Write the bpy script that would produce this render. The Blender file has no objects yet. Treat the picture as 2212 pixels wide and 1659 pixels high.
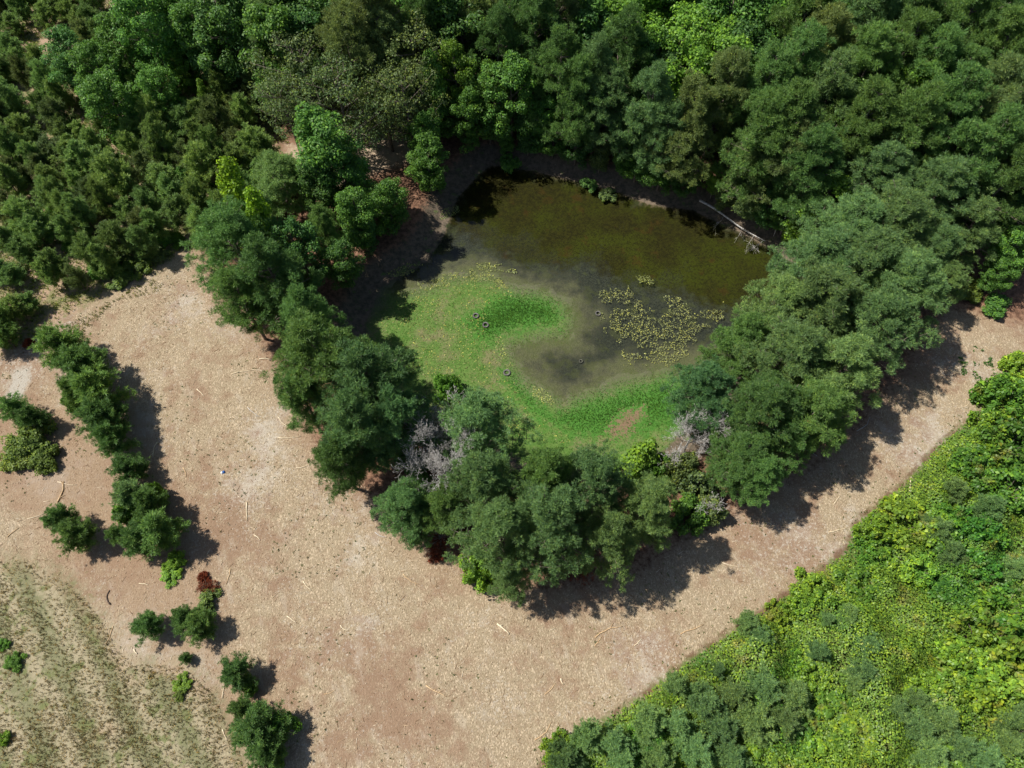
import bpy, math, random
import numpy as np
from mathutils import Vector
R_ = math.radians
# ------------------------------------------------------------------ camera, sky, sun, exposure
sc = bpy.context.scene
C = sc.collection
H = 60.0
PITCH = R_(61)                       # depression of the optical axis
cd = bpy.data.cameras.new('camera'); cam = bpy.data.objects.new('camera', cd); C.objects.link(cam)
cd.sensor_width = 36; cd.lens = 25.0; cd.clip_end = 8000; cd.clip_start = 0.5
cam.location = (0, 0, H); cam.rotation_euler = (math.pi/2 - PITCH, 0, 0)
sc.camera = cam
SUN = Vector((-0.66, 0.15, 1.0)).normalized()      # direction towards the sun
w = bpy.data.worlds.new('World'); sc.world = w; w.use_nodes = True
nt = w.node_tree; bg = nt.nodes['Background']
sky = nt.nodes.new('ShaderNodeTexSky'); sky.sky_type = 'NISHITA'; sky.sun_disc = False
sky.sun_elevation = math.asin(SUN.z); sky.sun_rotation = math.atan2(SUN.x, SUN.y)
nt.links.new(sky.outputs[0], bg.inputs[0]); bg.inputs[1].default_value = 0.060
sl = bpy.data.lights.new('sun', 'SUN'); sl.energy = 4.4; sl.angle = R_(0.55); sl.color = (1.0, 0.95, 0.86)
so = bpy.data.objects.new('sun', sl); C.objects.link(so)
so.rotation_euler = SUN.to_track_quat('Z', 'Y').to_euler()
vs = sc.view_settings; vs.view_transform = 'Standard'; vs.look = 'None'; vs.gamma = 1; vs.exposure = 0.60
rng = np.random.default_rng(7); random.seed(7)
# ------------------------------------------------------------------ helpers
FPX = 2212 * 25.0 / 36
def at(x, y, z=0.0):
    """a spot seen at (x, y) of the 2212 x 1659 view, at height z -> world x, y, z"""
    a = (x - 1106) / FPX; b = (y - 829.5) / FPX
    c, s = math.cos(PITCH), math.sin(PITCH)
    dx, dy, dz = a, c - b*s, -s - b*c
    t = (z - H) / dz
    return (dx*t, dy*t, z)
def view(x, y, z):
    c, s = math.cos(PITCH), math.sin(PITCH)
    d = y*c + (H - z)*s; u = y*s - (H - z)*c
    return 1106 + FPX*x/d, 829.5 - FPX*u/d
def tag(o, label=None, cat=None, group=None, kind=None):
    if label: o['label'] = label
    if cat: o['category'] = cat
    if group: o['group'] = group
    if kind: o['kind'] = kind
    return o
def mesh_np(name, V, F, mat, smooth=False):
    V = np.asarray(V, dtype=np.float32).reshape(-1, 3); F = np.asarray(F, dtype=np.int32)
    me = bpy.data.meshes.new(name); k = F.shape[1]
    me.vertices.add(len(V)); me.vertices.foreach_set('co', V.ravel())
    me.loops.add(F.size); me.loops.foreach_set('vertex_index', F.ravel())
    me.polygons.add(len(F)); me.polygons.foreach_set('loop_start', np.arange(0, F.size, k, dtype=np.int32))
    me.polygons.foreach_set('loop_total', np.full(len(F), k, dtype=np.int32))
    if smooth: me.polygons.foreach_set('use_smooth', np.ones(len(F), dtype=bool))
    me.update(calc_edges=True); me.materials.append(mat)
    return me
def obj(name, me, parent=None, loc=None):
    o = bpy.data.objects.new(name, me); C.objects.link(o)
    if parent: o.parent = parent
    if loc is not None: o.location = loc
    return o
ONES = ['zeroth','first','second','third','fourth','fifth','sixth','seventh','eighth','ninth','tenth','eleventh','twelfth',
 'thirteenth','fourteenth','fifteenth','sixteenth','seventeenth','eighteenth','nineteenth']
TENS = {2:'twent',3:'thirt',4:'fort',5:'fift',6:'sixt',7:'sevent',8:'eight',9:'ninet'}
def ordw(n):
    if n < 20: return ONES[n]
    if n >= 100: return 'hundred and ' + ordw(n - 100) if n % 100 else 'hundredth'
    t, u = divmod(n, 10)
    return TENS[t] + 'ieth' if u == 0 else TENS[t] + 'y-' + ONES[u]
class Tubes:
    def __init__(s, n=6): s.V=[]; s.F=[]; s.n=n; s.c=0
    def add(s, pts, rad, n=None):
        n = s.n
        P = np.array(pts, float); m = len(P)
        T = np.gradient(P, axis=0); T /= np.linalg.norm(T, axis=1)[:,None] + 1e-9
        ref = np.array([0,0,1.0]) if abs(T[0][2]) < .9 else np.array([1.0,0,0])
        A = np.cross(T, ref); A /= np.linalg.norm(A, axis=1)[:,None] + 1e-9
        B = np.cross(T, A)
        th = np.arange(n)*2*math.pi/n
        ring = (np.cos(th)[None,:,None]*A[:,None,:] + np.sin(th)[None,:,None]*B[:,None,:])*np.array(rad)[:,None,None] + P[:,None,:]
        s.V.append(ring.reshape(-1,3))
        for i in range(m-1):
            for j in range(n):
                k = (j+1) % n
                s.F.append((s.c+i*n+j, s.c+i*n+k, s.c+(i+1)*n+k, s.c+(i+1)*n+j))
        if n == 4:
            s.F.append((s.c+3, s.c+2, s.c+1, s.c)); e = s.c+(m-1)*n; s.F.append((e, e+1, e+2, e+3))
        elif n == 6:
            for e, fl in ((s.c, 1), (s.c+(m-1)*n, 0)):
                q = [(e, e+1, e+2, e+3), (e, e+3, e+4, e+5)]
                s.F += [t[::-1] for t in q] if fl else q
        s.c += m*n
    def mesh(s, name, mat): return mesh_np(name, np.concatenate(s.V), np.array(s.F), mat, True)
def unit(a): return a/(np.linalg.norm(a, axis=-1, keepdims=True)+1e-9)
def blades(P, D, n, spread, L, W, g=rng, face=None):
    """n kite-shaped needles/leaves springing from each point P around direction D"""
    P = np.repeat(P, n, 0); D = np.repeat(D, n, 0); m = len(P)
    d = unit(D + g.normal(0, spread, (m,3)))
    s = unit(np.cross(d, g.normal(0,1,(m,3)) if face is None else np.repeat(face, n, 0)+g.normal(0,.5,(m,3))))
    l = (L*g.uniform(.7,1.2,m))[:,None]; wd = (W*g.uniform(.7,1.3,m))[:,None]
    V = np.stack([P, P+d*l*.6+s*wd*.5, P+d*l, P+d*l*.6-s*wd*.5], 1).reshape(-1,3)
    return V, np.arange(4*m).reshape(-1,4)
def leaves(P, Nrm, L, W, g=rng, fold=.18):
    """leaf shaped quads centred at P, facing about Nrm, slightly folded"""
    m = len(P); nn = unit(Nrm)
    u = unit(np.cross(nn, g.normal(0,1,(m,3)))); v = np.cross(nn, u)
    l = (L*g.uniform(.6,1.3,m))[:,None]*.5; wd = (W*g.uniform(.6,1.3,m))[:,None]*.5
    V = np.stack([P-u*l-nn*l*fold, P+v*wd, P+u*l-nn*l*fold, P-v*wd], 1).reshape(-1,3)
    return V, np.arange(4*m).reshape(-1,4)
def vnoise(x, y, s, seed=0):
    """smooth value noise in [0,1]"""
    g = np.random.default_rng(seed); T = g.random((256,256))
    X = x/s; Y = y/s; xi = np.floor(X).astype(int); yi = np.floor(Y).astype(int)
    fx = X-xi; fy = Y-yi; fx = fx*fx*(3-2*fx); fy = fy*fy*(3-2*fy)
    a = T[xi%256, yi%256]; b = T[(xi+1)%256, yi%256]; c = T[xi%256,(yi+1)%256]; d = T[(xi+1)%256,(yi+1)%256]
    return (a*(1-fx)+b*fx)*(1-fy)+(c*(1-fx)+d*fx)*fy
def sdf(poly, X, Y):
    """signed distance, negative inside"""
    P = np.array(poly, float)[:, :2]; Q = np.roll(P, -1, 0)
    d = np.full(X.shape, 1e9); ins = np.zeros(X.shape, bool)
    for (ax,ay),(bx,by) in zip(P, Q):
        ex, ey = bx-ax, by-ay
        t = np.clip(((X-ax)*ex+(Y-ay)*ey)/(ex*ex+ey*ey+1e-12), 0, 1)
        d = np.minimum(d, (X-ax-t*ex)**2+(Y-ay-t*ey)**2)
        cr = ((ay > Y) != (by > Y))
        ins ^= cr & (X < (bx-ax)*(Y-ay)/((by-ay) if by != ay else 1e-9)+ax)
    d = np.sqrt(d); return np.where(ins, -d, d)
def in_poly(poly, x, y): return sdf(poly, np.array([float(x)]), np.array([float(y)]))[0] < 0
def gpoly(pts, z=0.0): return [at(x, y, z)[:2] for x, y in pts]
def sst(x): x = np.clip(x, 0, 1); return x*x*(3-2*x)
# ------------------------------------------------------------------ node material helpers
class M:
    def __init__(s, name):
        s.m = bpy.data.materials.new(name); s.m.use_nodes = True; s.t = s.m.node_tree; s.t.nodes.clear()
        s.out = s.t.nodes.new('ShaderNodeOutputMaterial')
    def n(s, typ, props=None, **ins):
        nd = s.t.nodes.new(typ)
        for k, v in (props or {}).items(): setattr(nd, k, v)
        for k, v in ins.items():
            key = int(k[1:]) if k[0] == 'i' and k[1:].isdigit() else k.replace('_', ' ')
            s.set(nd.inputs[key], v)
        return nd
    def set(s, inp, v):
        if isinstance(v, bpy.types.NodeSocket): s.t.links.new(v, inp)
        elif isinstance(v, (tuple, list)) and len(v) == 3 and inp.type == 'RGBA': inp.default_value = (*v, 1)
        else: inp.default_value = v
    def math(s, op, a, b=0.0, c=0.0, clamp=False):
        nd = s.t.nodes.new('ShaderNodeMath'); nd.operation = op; nd.use_clamp = clamp
        s.set(nd.inputs[0], a); s.set(nd.inputs[1], b); s.set(nd.inputs[2], c); return nd.outputs[0]
    def mix(s, f, a, b, blend='MIX'):
        nd = s.t.nodes.new('ShaderNodeMix'); nd.data_type = 'RGBA'; nd.blend_type = blend
        s.set(nd.inputs[0], f); s.set(nd.inputs[6], a); s.set(nd.inputs[7], b); return nd.outputs[2]
    def noise(s, vec, scale, detail=4, rough=.55):
        return s.n('ShaderNodeTexNoise', Vector=vec, Scale=scale, Detail=detail, Roughness=rough).outputs[0]
    def ramp(s, f, lo, hi):
        nd = s.t.nodes.new('ShaderNodeMapRange'); nd.interpolation_type = 'SMOOTHSTEP'
        s.set(nd.inputs[0], f); nd.inputs[1].default_value = lo; nd.inputs[2].default_value = hi; return nd.outputs[0]
    def attr(s, name): return s.n('ShaderNodeAttribute', {'attribute_name': name}).outputs['Fac']
    def surf(s, sh): s.t.links.new(sh, s.out.inputs[0]); return s.m
def foliage_mat(name, trans=.3, var=.5, gloss=.06, yellow=(1.5,1.25,.7), grough=.45, dead=0.0, patch=0.0):
    m = M(name); oi = m.n('ShaderNodeObjectInfo'); geo = m.n('ShaderNodeNewGeometry'); tc = m.n('ShaderNodeTexCoord')
    r = geo.outputs['Random Per Island']
    v = m.math('MULTIPLY_ADD', r, var, 1-var*.5)
    nz = m.noise(tc.outputs['Object'], .9, 2)
    v = m.math('MULTIPLY', v, m.math('MULTIPLY_ADD', nz, .7, .65))
    v = m.math('MULTIPLY', v, m.math('MULTIPLY_ADD', oi.outputs['Random'], .3, .85))
    vv = m.n('ShaderNodeVectorMath', {'operation': 'SCALE'}, Vector=oi.outputs['Color'], Scale=v).outputs[0]
    if patch:
        gp = geo.outputs['Position']
        vv = m.mix(m.math('MULTIPLY', m.ramp(m.noise(gp, .16, 4, .6), .47, .60), patch), vv, m.n('ShaderNodeVectorMath', {'operation': 'MULTIPLY'}, i0=vv, i1=(.50,.76,.9)).outputs[0])
        vv = m.mix(m.math('MULTIPLY', m.ramp(m.noise(gp, .45, 4, .6), .56, .70), patch*.8), vv, (.25,.22,.07))
    yl = m.n('ShaderNodeVectorMath', {'operation': 'MULTIPLY'}, i0=vv, i1=yellow).outputs[0]
    col = m.mix(m.ramp(m.math('MULTIPLY', r, m.math('MULTIPLY_ADD', nz, .8, .6)), .55, .95), vv, yl)
    if dead: col = m.mix(m.ramp(m.math('MULTIPLY_ADD', r, 1.0, m.math('MULTIPLY', nz, .25)), 1.13, 1.17), col, (.22,.10,.04))
    d = m.n('ShaderNodeBsdfDiffuse', Color=col).outputs[0]
    t = m.n('ShaderNodeBsdfTranslucent', Color=m.mix(.5, col, yl)).outputs[0]
    s1 = m.n('ShaderNodeMixShader', i0=trans, i1=d, i2=t).outputs[0]
    g = m.n('ShaderNodeBsdfGlossy', Color=(.85,.9,.8), Roughness=grough).outputs[0]
    return m.surf(m.n('ShaderNodeMixShader', i0=gloss, i1=s1, i2=g).outputs[0])
def rough_mat(name, c1, c2, scale, rough=.9, bump=.3, c3=None):
    m = M(name); tc = m.n('ShaderNodeTexCoord').outputs['Object']
    nz = m.noise(tc, scale, 5, .65); col = m.mix(m.ramp(nz, .35, .65), c1, c2)
    if c3: col = m.mix(m.ramp(m.noise(tc, scale*.21, 3), .55, .7), col, c3)
    b = m.n('ShaderNodeBump', Strength=bump, Height=nz).outputs[0]
    p = m.n('ShaderNodeBsdfPrincipled', Base_Color=col, Roughness=rough, Normal=b)
    return m.surf(p.outputs[0])
NEEDLE = foliage_mat('pine_needles', .38, .6, .018, (1.45,1.2,.75), .5, dead=1)
LEAF = foliage_mat('broad_leaves', .40, .6, .018, (1.4,1.2,.6), .5)
KUDZU = foliage_mat('vine_leaves', .36, .7, .02, (1.5,1.2,.6), patch=.8)
GRASSM = foliage_mat('grass_blades', .3, .6, .03, (2.3,1.7,1.0))
PADM = foliage_mat('pad_leaf', .15, .9, .015, (1.35,1.2,.7))
BARK = rough_mat('pine_bark', (.07,.055,.045), (.22,.175,.145), 6, c3=(.15,.125,.105))
GREYW = rough_mat('weathered_dead_wood', (.30,.28,.265), (.52,.50,.475), 5)
PALEW = rough_mat('stripped_pale_wood', (.50,.40,.26), (.72,.62,.45), 4)
TANW = rough_mat('split_tan_wood', (.36,.23,.12), (.60,.44,.26), 4)
DARKW = rough_mat('dark_rotten_wood', (.06,.04,.03), (.16,.11,.08), 5)
RUST = foliage_mat('dead_red_needles', .15, .6, .02, (1.3,1.1,.9))
# ------------------------------------------------------------------ outlines on the ground
FLOOR_Z = -1.2; WATER_Z = -1.235
OV_FLOOR = [(985,425),(1030,375),(1060,355),(1150,366),(1230,385),(1330,410),(1400,438),(1500,452),(1600,500),(1690,548),(1725,590),
            (1680,690),(1610,800),(1520,900),(1430,985),(1300,1015),(1180,1020),(1080,980),(960,930),(860,850),(800,760),(785,700),(815,620),(920,560),(955,500)]
OV_MOSS = [(740,720),(800,690),(835,628),(905,625),(960,598),(1020,590),(1075,598),(1120,622),(1180,628),(1225,652),(1242,690),(1228,728),(1160,735),(1105,752),
           (1112,780),(1135,815),(1172,842),(1212,862),(1260,848),(1330,824),(1440,800),(1600,790),(1700,900),(1500,1100),(1100,1100),(850,950),(760,820)]
OV_BRIGHT1 = [(1062,650),(1085,632),(1130,632),(1190,645),(1215,672),(1205,705),(1130,712),(1080,728),(1050,745),(1010,715),(1000,690)]
OV_BRIGHT2 = [(1085,800),(1110,800),(1150,850),(1190,890),(1260,860),(1340,838),(1440,815),(1520,850),(1450,930),(1330,950),(1230,940),(1150,900),(1100,850)]
OV_DEEP_REFL = [(985,425),(1030,375),(1060,355),(1150,366),(1230,385),(1330,410),(1400,438),(1500,452),(1600,500),(1700,560),(1720,640),(1540,660),(1480,625),(1330,600),
           (1270,560),(1210,575),(1130,570),(1085,560),(1050,520),(1010,500),(960,490)]  # near side follows the edge of the mirrored sky, drawn as bed colour
OV_SOIL = [(1340,885),(1395,870),(1400,905),(1360,950),(1290,955),(1310,920)]
OV_FIELD = [(-300,1225),(60,1210),(150,1262),(215,1330),(250,1400),(290,1436),(395,1440),(460,1500),(510,1600),(560,1760),(-300,1800)]
OV_PLANT = [(-700,1000),(-60,800),(0,772),(60,738),(120,694),(200,652),(300,605),(400,540),(455,545),(560,560),(640,480),(650,380),(620,300),(560,200),(430,100),(330,0),(250,-100),(-700,-100)]
OV_FOREST = [(440,540),(470,470),(600,330),(560,150),(400,80),(330,-60),(3000,-60),(2800,500),(2330,720),(2140,680),(2040,660),(1960,790),(1870,900),(1760,1000),(1600,1090),(1480,1160),(1380,1230),
             (1180,1270),(1000,1225),(900,1150),(790,1060),(690,960),(640,850),(560,720),(470,620)]
OV_VINE = [(1120,1900),(1170,1655),(1230,1600),(1370,1515),(1470,1437),(1600,1350),(1720,1270),(1820,1195),(1850,1130),(1950,1045),(2050,940),(2115,895),(2125,850),(2212,785),(2500,640),(2900,1000),(2700,1900)]
OV_BARE = [(770,245),(830,215),(905,225),(935,285),(910,340),(800,375),(720,420),(610,360),(620,310),(700,330)]
OV_TRACK = [(215,-60),(300,-60),(315,60),(280,85),(245,40)]
OV_ROW = [(100,700),(200,730),(310,880),(335,1000),(430,1150),(470,1300),(500,1400),(620,1640),(560,1650),(460,1430),(330,1410),(270,1340),(230,1210),(90,1190),(30,1090),(-60,1050),(-60,870),(60,850),(130,870),(90,760)]
OV_PAN = [(30,800),(62,790),(66,820),(45,862),(20,880),(15,850)]
G_FLOOR = gpoly(OV_FLOOR, FLOOR_Z); G_MOSS = gpoly(OV_MOSS, FLOOR_Z); G_B1 = gpoly(OV_BRIGHT1, FLOOR_Z); G_B2 = gpoly(OV_BRIGHT2, FLOOR_Z)
G_DEEP_REFL = gpoly(OV_DEEP_REFL, FLOOR_Z); G_SOIL = gpoly(OV_SOIL, FLOOR_Z)
G_FIELD = gpoly(OV_FIELD); G_PLANT = gpoly(OV_PLANT); G_FOREST = gpoly(OV_FOREST); G_VINE = gpoly(OV_VINE)
G_BARE = gpoly(OV_BARE); G_TRACK = gpoly(OV_TRACK); G_PAN = gpoly(OV_PAN); G_ROW = gpoly(OV_ROW)
BANK = 3.6
def ground_z(X, Y):
    X = np.asarray(X, float); Y = np.asarray(Y, float)
    df = sdf(G_FLOOR, X, Y)
    k = sst(1 - df/BANK)
    base = 0.10*(vnoise(X, Y, 5.0, 3)-.5) + 0.05*(vnoise(X, Y, 1.3, 4)-.5)
    dm = sdf(G_MOSS, X, Y)
    wet = np.clip(dm, 0, 9)/9
    dep = np.where(df < 0, .02 + .55*wet, 0)*sst(-df/1.5)
    near = np.clip(1 - np.abs(dm)/1.2, 0, 1)
    fl = FLOOR_Z - dep + (.07*(vnoise(X, Y, 1.1, 5)-.5)+.06*(vnoise(X, Y, .35, 15)-.5))*(.3+.7*near) + .05*(vnoise(X,Y,2.5,6)-.5)
    fl = fl + .10*sst(-dm/4)                     # the moss flat rises away from the water
    return base*(1-k) + fl*k
# ------------------------------------------------------------------ ground sheet
def axis(lo, hi, step, far):
    a = np.arange(lo, hi+step*.5, step); e = []; d = step; p = 0
    while p < far: d *= 1.5; p += d; e.append(p)
    e = np.array(e); return np.concatenate([lo-e[::-1], a, hi+e])
def fine(a, lo, hi, step): return np.concatenate([a[a < lo], np.arange(lo, hi, step), a[a > hi]])
gx = fine(axis(-82, 82, .36, 1800), -22, 30, .18); gy = fine(axis(-8, 112, .36, 1800), 24, 66, .18)
GX, GY = np.meshgrid(gx, gy); GZ = ground_z(GX, GY)
nx, ny = len(gx), len(gy)
idx = np.arange(nx*ny).reshape(ny, nx)
F = np.stack([idx[:-1,:-1], idx[:-1,1:], idx[1:,1:], idx[1:,:-1]], -1).reshape(-1,4)
def ground_material():
    m = M('ground_soil_mulch_moss')
    pos = m.n('ShaderNodeNewGeometry').outputs['Position']
    nbig = m.noise(pos, .09, 3); nmid = m.noise(pos, .45, 4, .6); nsm = m.noise(pos, 2.2, 5, .65); nf = m.noise(pos, 9, 4, .7)
    off = m.n('ShaderNodeVectorMath', {'operation': 'ADD'}, i0=pos, i1=(41.0,17.0,3.0)).outputs[0]
    nb2 = m.noise(off, .12, 4, .6); nm2 = m.noise(off, .9, 4, .65); ns2 = m.noise(off, 4.5, 4, .7)
    vor = m.n('ShaderNodeTexVoronoi', Vector=m.n('ShaderNodeVectorMath', {'operation': 'MULTIPLY'}, i0=pos, i1=(1.0,.45,1.0)).outputs[0], Scale=17.0)
    chip = vor.outputs['Color']
    chv = m.n('ShaderNodeSeparateColor', i0=chip).outputs[0]
    # mulch
    mul = m.mix(m.ramp(nf, .30, .72), (.218,.164,.106), (.375,.308,.205))
    mul = m.mix(m.ramp(chv, .70, .99), mul, (.50,.40,.28))
    mul = m.mix(m.math('MULTIPLY', m.ramp(nmid, .52, .72), .6), mul, (.22,.14,.09))
    mul = m.mix(m.math('MULTIPLY', m.ramp(m.math('MULTIPLY_ADD', nm2, .35, m.math('MULTIPLY', nb2, .75)), .58, .72), .8), mul, (.42,.375,.31))
    mul = m.mix(m.math('MULTIPLY', m.ramp(nsm, .60, .75), .5), mul, (.19,.125,.08))
    mul = m.mix(m.math('MULTIPLY', m.ramp(m.math('ADD', m.math('MULTIPLY', nbig, .6), m.math('MULTIPLY', nm2, .4)), .47, .60), .75), mul, (.225,.140,.092))
    mul = m.mix(m.math('MULTIPLY', m.ramp(m.math('ADD', m.math('MULTIPLY', nb2, .35), m.math('MULTIPLY', ns2, .65)), .53, .64), .75), mul, (.45,.405,.34))
    st = m.n('ShaderNodeCombineXYZ', X=m.n('ShaderNodeVectorMath', {'operation': 'DOT_PRODUCT'}, i0=pos, i1=(.94*1.0,.35*1.0,0)).outputs['Value'], Y=m.n('ShaderNodeVectorMath', {'operation': 'DOT_PRODUCT'}, i0=pos, i1=(-.35*.35,.94*.35,0)).outputs['Value']).outputs[0]
    sn = m.noise(st, 1.0, 5, .65)
    mul = m.mix(m.math('MULTIPLY', m.ramp(sn, .54, .68), .32), mul, (.45,.39,.31))
    mul = m.mix(m.math('MULTIPLY', m.ramp(sn, .46, .34), .3), mul, (.21,.14,.09))
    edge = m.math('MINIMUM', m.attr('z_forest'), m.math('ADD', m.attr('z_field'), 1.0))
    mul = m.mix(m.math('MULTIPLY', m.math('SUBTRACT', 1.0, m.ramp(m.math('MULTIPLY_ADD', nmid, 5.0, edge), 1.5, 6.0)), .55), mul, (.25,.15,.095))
    # dry grass field, planted in rows
    dirv = m.n('ShaderNodeVectorMath', {'operation': 'DOT_PRODUCT'}, i0=pos, i1=(.80,.60,0)).outputs['Value']
    rowf = m.math('SINE', m.math('ADD', m.math('MULTIPLY', dirv, 2.1), m.math('MULTIPLY', nmid, 3.5)))
    gf = m.math('ADD', m.math('MULTIPLY', rowf, .16), m.math('ADD', m.math('MULTIPLY', nsm, .7), m.math('MULTIPLY', ns2, .35)))
    fld = m.mix(m.ramp(gf, .30, .74), (.33,.285,.19), (.175,.175,.095))
    fld = m.mix(m.ramp(nm2, .52, .66), fld, (.15,.165,.07))
    fld = m.mix(m.math('MULTIPLY', m.ramp(nb2, .6, .7), .6), fld, (.36,.24,.15))
    # plantation ground
    pla = m.mix(m.ramp(nm2, .42, .6), (.34,.235,.165), (.16,.16,.065))
    pla = m.mix(m.ramp(nmid, .5, .64), pla, (.11,.13,.045))
    pla = m.mix(m.math('MULTIPLY', m.ramp(nf, .4, .7), .5), pla, (.44,.34,.24))
    # forest litter
    fo = m.mix(m.ramp(nsm, .35, .65), (.10,.055,.035), (.235,.13,.085))
    fo = m.mix(m.ramp(nf, .55, .75), fo, (.33,.23,.15))
    # under the vines
    vi = m.mix(m.ramp(nmid, .4, .6), (.085,.135,.028), (.12,.15,.04))
    # bank soil
    bk = m.mix(m.ramp(nsm, .35, .65), (.085,.072,.052), (.17,.13,.095))
    bk = m.mix(m.ramp(nm2, .58, .68), bk, (.10,.14,.045))
    bk = m.mix(m.ramp(ns2, .6, .75), bk, (.28,.22,.17))
    # pond floor, with sky reflection partly painted into its colours
    nmix = m.math('MULTIPLY_ADD', ns2, .5, m.math('MULTIPLY', nf, .5))
    dm_ = m.math('MULTIPLY_ADD', m.math('SUBTRACT', nmid, .5), 7.0, m.attr('z_moss'))
    dm_ = m.math('MULTIPLY_ADD', m.math('SUBTRACT', nmix, .5), 9.0, dm_)
    sgrey = m.mix(m.ramp(nf, .35, .65), (.078,.074,.054), (.165,.152,.115))
    sdark_sky = m.mix(m.ramp(nmix, .40, .60), (.016,.019,.017), (.052,.056,.042))  # dark bluish grey stands in for sky mirrored on the water
    silt_sky = m.mix(m.ramp(dm_, .3, 3.6), sgrey, sdark_sky)
    silt_sky = m.mix(m.math('MULTIPLY', m.ramp(nm2, .5, .62), .35), silt_sky, (.075,.085,.028))
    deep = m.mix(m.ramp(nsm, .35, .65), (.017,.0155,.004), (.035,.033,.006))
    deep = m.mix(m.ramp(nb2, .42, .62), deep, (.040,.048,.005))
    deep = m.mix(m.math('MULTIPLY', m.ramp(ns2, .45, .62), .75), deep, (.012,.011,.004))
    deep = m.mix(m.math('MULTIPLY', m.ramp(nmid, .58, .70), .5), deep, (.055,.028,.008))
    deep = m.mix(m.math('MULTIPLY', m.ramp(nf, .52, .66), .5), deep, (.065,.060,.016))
    moss = m.mix(m.ramp(nsm, .35, .65), (.070,.150,.027), (.112,.185,.044))
    moss = m.mix(m.math('MULTIPLY', m.ramp(m.math('MULTIPLY_ADD', nf, .5, m.math('MULTIPLY', nmid, .5)), .5, .6), .7), moss, (.21,.165,.10))
    moss = m.mix(m.math('MULTIPLY', m.ramp(nf, .56, .72), .5), moss, (.075,.12,.025))
    br = m.mix(m.ramp(nf, .35, .65), (.044,.138,.020), (.080,.21,.034))
    def zone(name, amp, soft, n=None, shift=0.0):
        a = m.attr(name); n = nsm if n is None else n
        e = m.math('MULTIPLY_ADD', m.math('SUBTRACT', n, .5), amp, m.math('ADD', a, shift))
        return m.math('SUBTRACT', 1.0, m.ramp(e, -soft, soft))
    mossc = m.mix(zone('z_bright', 7, 1.2), moss, br)
    mossc = m.mix(zone('z_soil', 7, .5, ns2, .6), mossc, (.20,.135,.085))
    pond = m.mix(zone('z_deep_refl', 9, 1.0, m.math('MULTIPLY_ADD', nm2, .6, m.math('MULTIPLY', nmid, .4))), silt_sky, deep)  # olive-to-grey change paints the sky reflection's edge into the bed
    pond = m.mix(m.math('MULTIPLY', zone('z_moss', 8, 1.8, nmid, -1.2), .55), pond, m.mix(nf, (.060,.085,.022), (.125,.14,.05)))
    pond = m.mix(zone('z_moss', 9, 1.3, nmix, .7), pond, mossc)
    mul = m.mix(m.math('MULTIPLY', zone('z_row', 6, 1.4, nm2), .62), mul, m.mix(nf, (.19,.115,.072), (.34,.238,.158)))
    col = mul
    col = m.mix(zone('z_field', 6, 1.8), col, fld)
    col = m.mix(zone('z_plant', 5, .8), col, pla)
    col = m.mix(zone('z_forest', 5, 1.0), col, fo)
    col = m.mix(zone('z_bare', 4, 1.0), col, m.mix(m.ramp(nf,.3,.7), (.34,.25,.175), (.46,.37,.27)))
    col = m.mix(zone('z_pan', 1.5, .35), col, (.38,.345,.29))
    col = m.mix(zone('z_vine', 2.2, .5), col, vi)
    red = m.math('MULTIPLY', m.math('SUBTRACT', 1.0, m.ramp(m.math('ABSOLUTE', m.math('ADD', m.attr('z_vine'), m.math('MULTIPLY_ADD', nmid, 1.6, -.9))), .05, .42)), .8)
    red = m.math('MULTIPLY', red, m.ramp(m.math('MULTIPLY_ADD', nm2, .5, m.math('MULTIPLY', nmid, .5)), .42, .56))
    col = m.mix(red, col, (.13,.07,.045))
    col = m.mix(zone('z_basin', 2.5, .6, nsm, -2.6), col, bk)
    col = m.mix(zone('z_basin', 1.2, .3, nsm, .3), col, pond)
    hgt = m.math('ADD', nf, m.math('MULTIPLY', chv, .5))
    b = m.n('ShaderNodeBump', Strength=.55, Distance=.12, Height=hgt).outputs[0]
    return m.surf(m.n('ShaderNodeBsdfPrincipled', Base_Color=col, Roughness=.95, Normal=b, Specular_IOR_Level=.15).outputs[0])
gme = mesh_np('ground', np.stack([GX, GY, GZ], -1).reshape(-1,3), F, ground_material(), True)
for nm, pl in (('z_basin',[G_FLOOR]),('z_moss',[G_MOSS]),('z_bright',[G_B1,G_B2]),('z_deep_refl',[G_DEEP_REFL]),('z_soil',[G_SOIL]),('z_field',[G_FIELD]),('z_plant',[G_PLANT]),
               ('z_forest',[G_FOREST]),('z_vine',[G_VINE]),('z_bare',[G_BARE,G_TRACK]),('z_pan',[G_PAN]),('z_row',[G_ROW])):
    v = sdf(pl[0], GX, GY)
    for p in pl[1:]: v = np.minimum(v, sdf(p, GX, GY))
    a = gme.attributes.new(nm, 'FLOAT', 'POINT'); a.data.foreach_set('value', v.astype(np.float32).ravel())
tag(obj('ground', gme), kind='structure')
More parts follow.
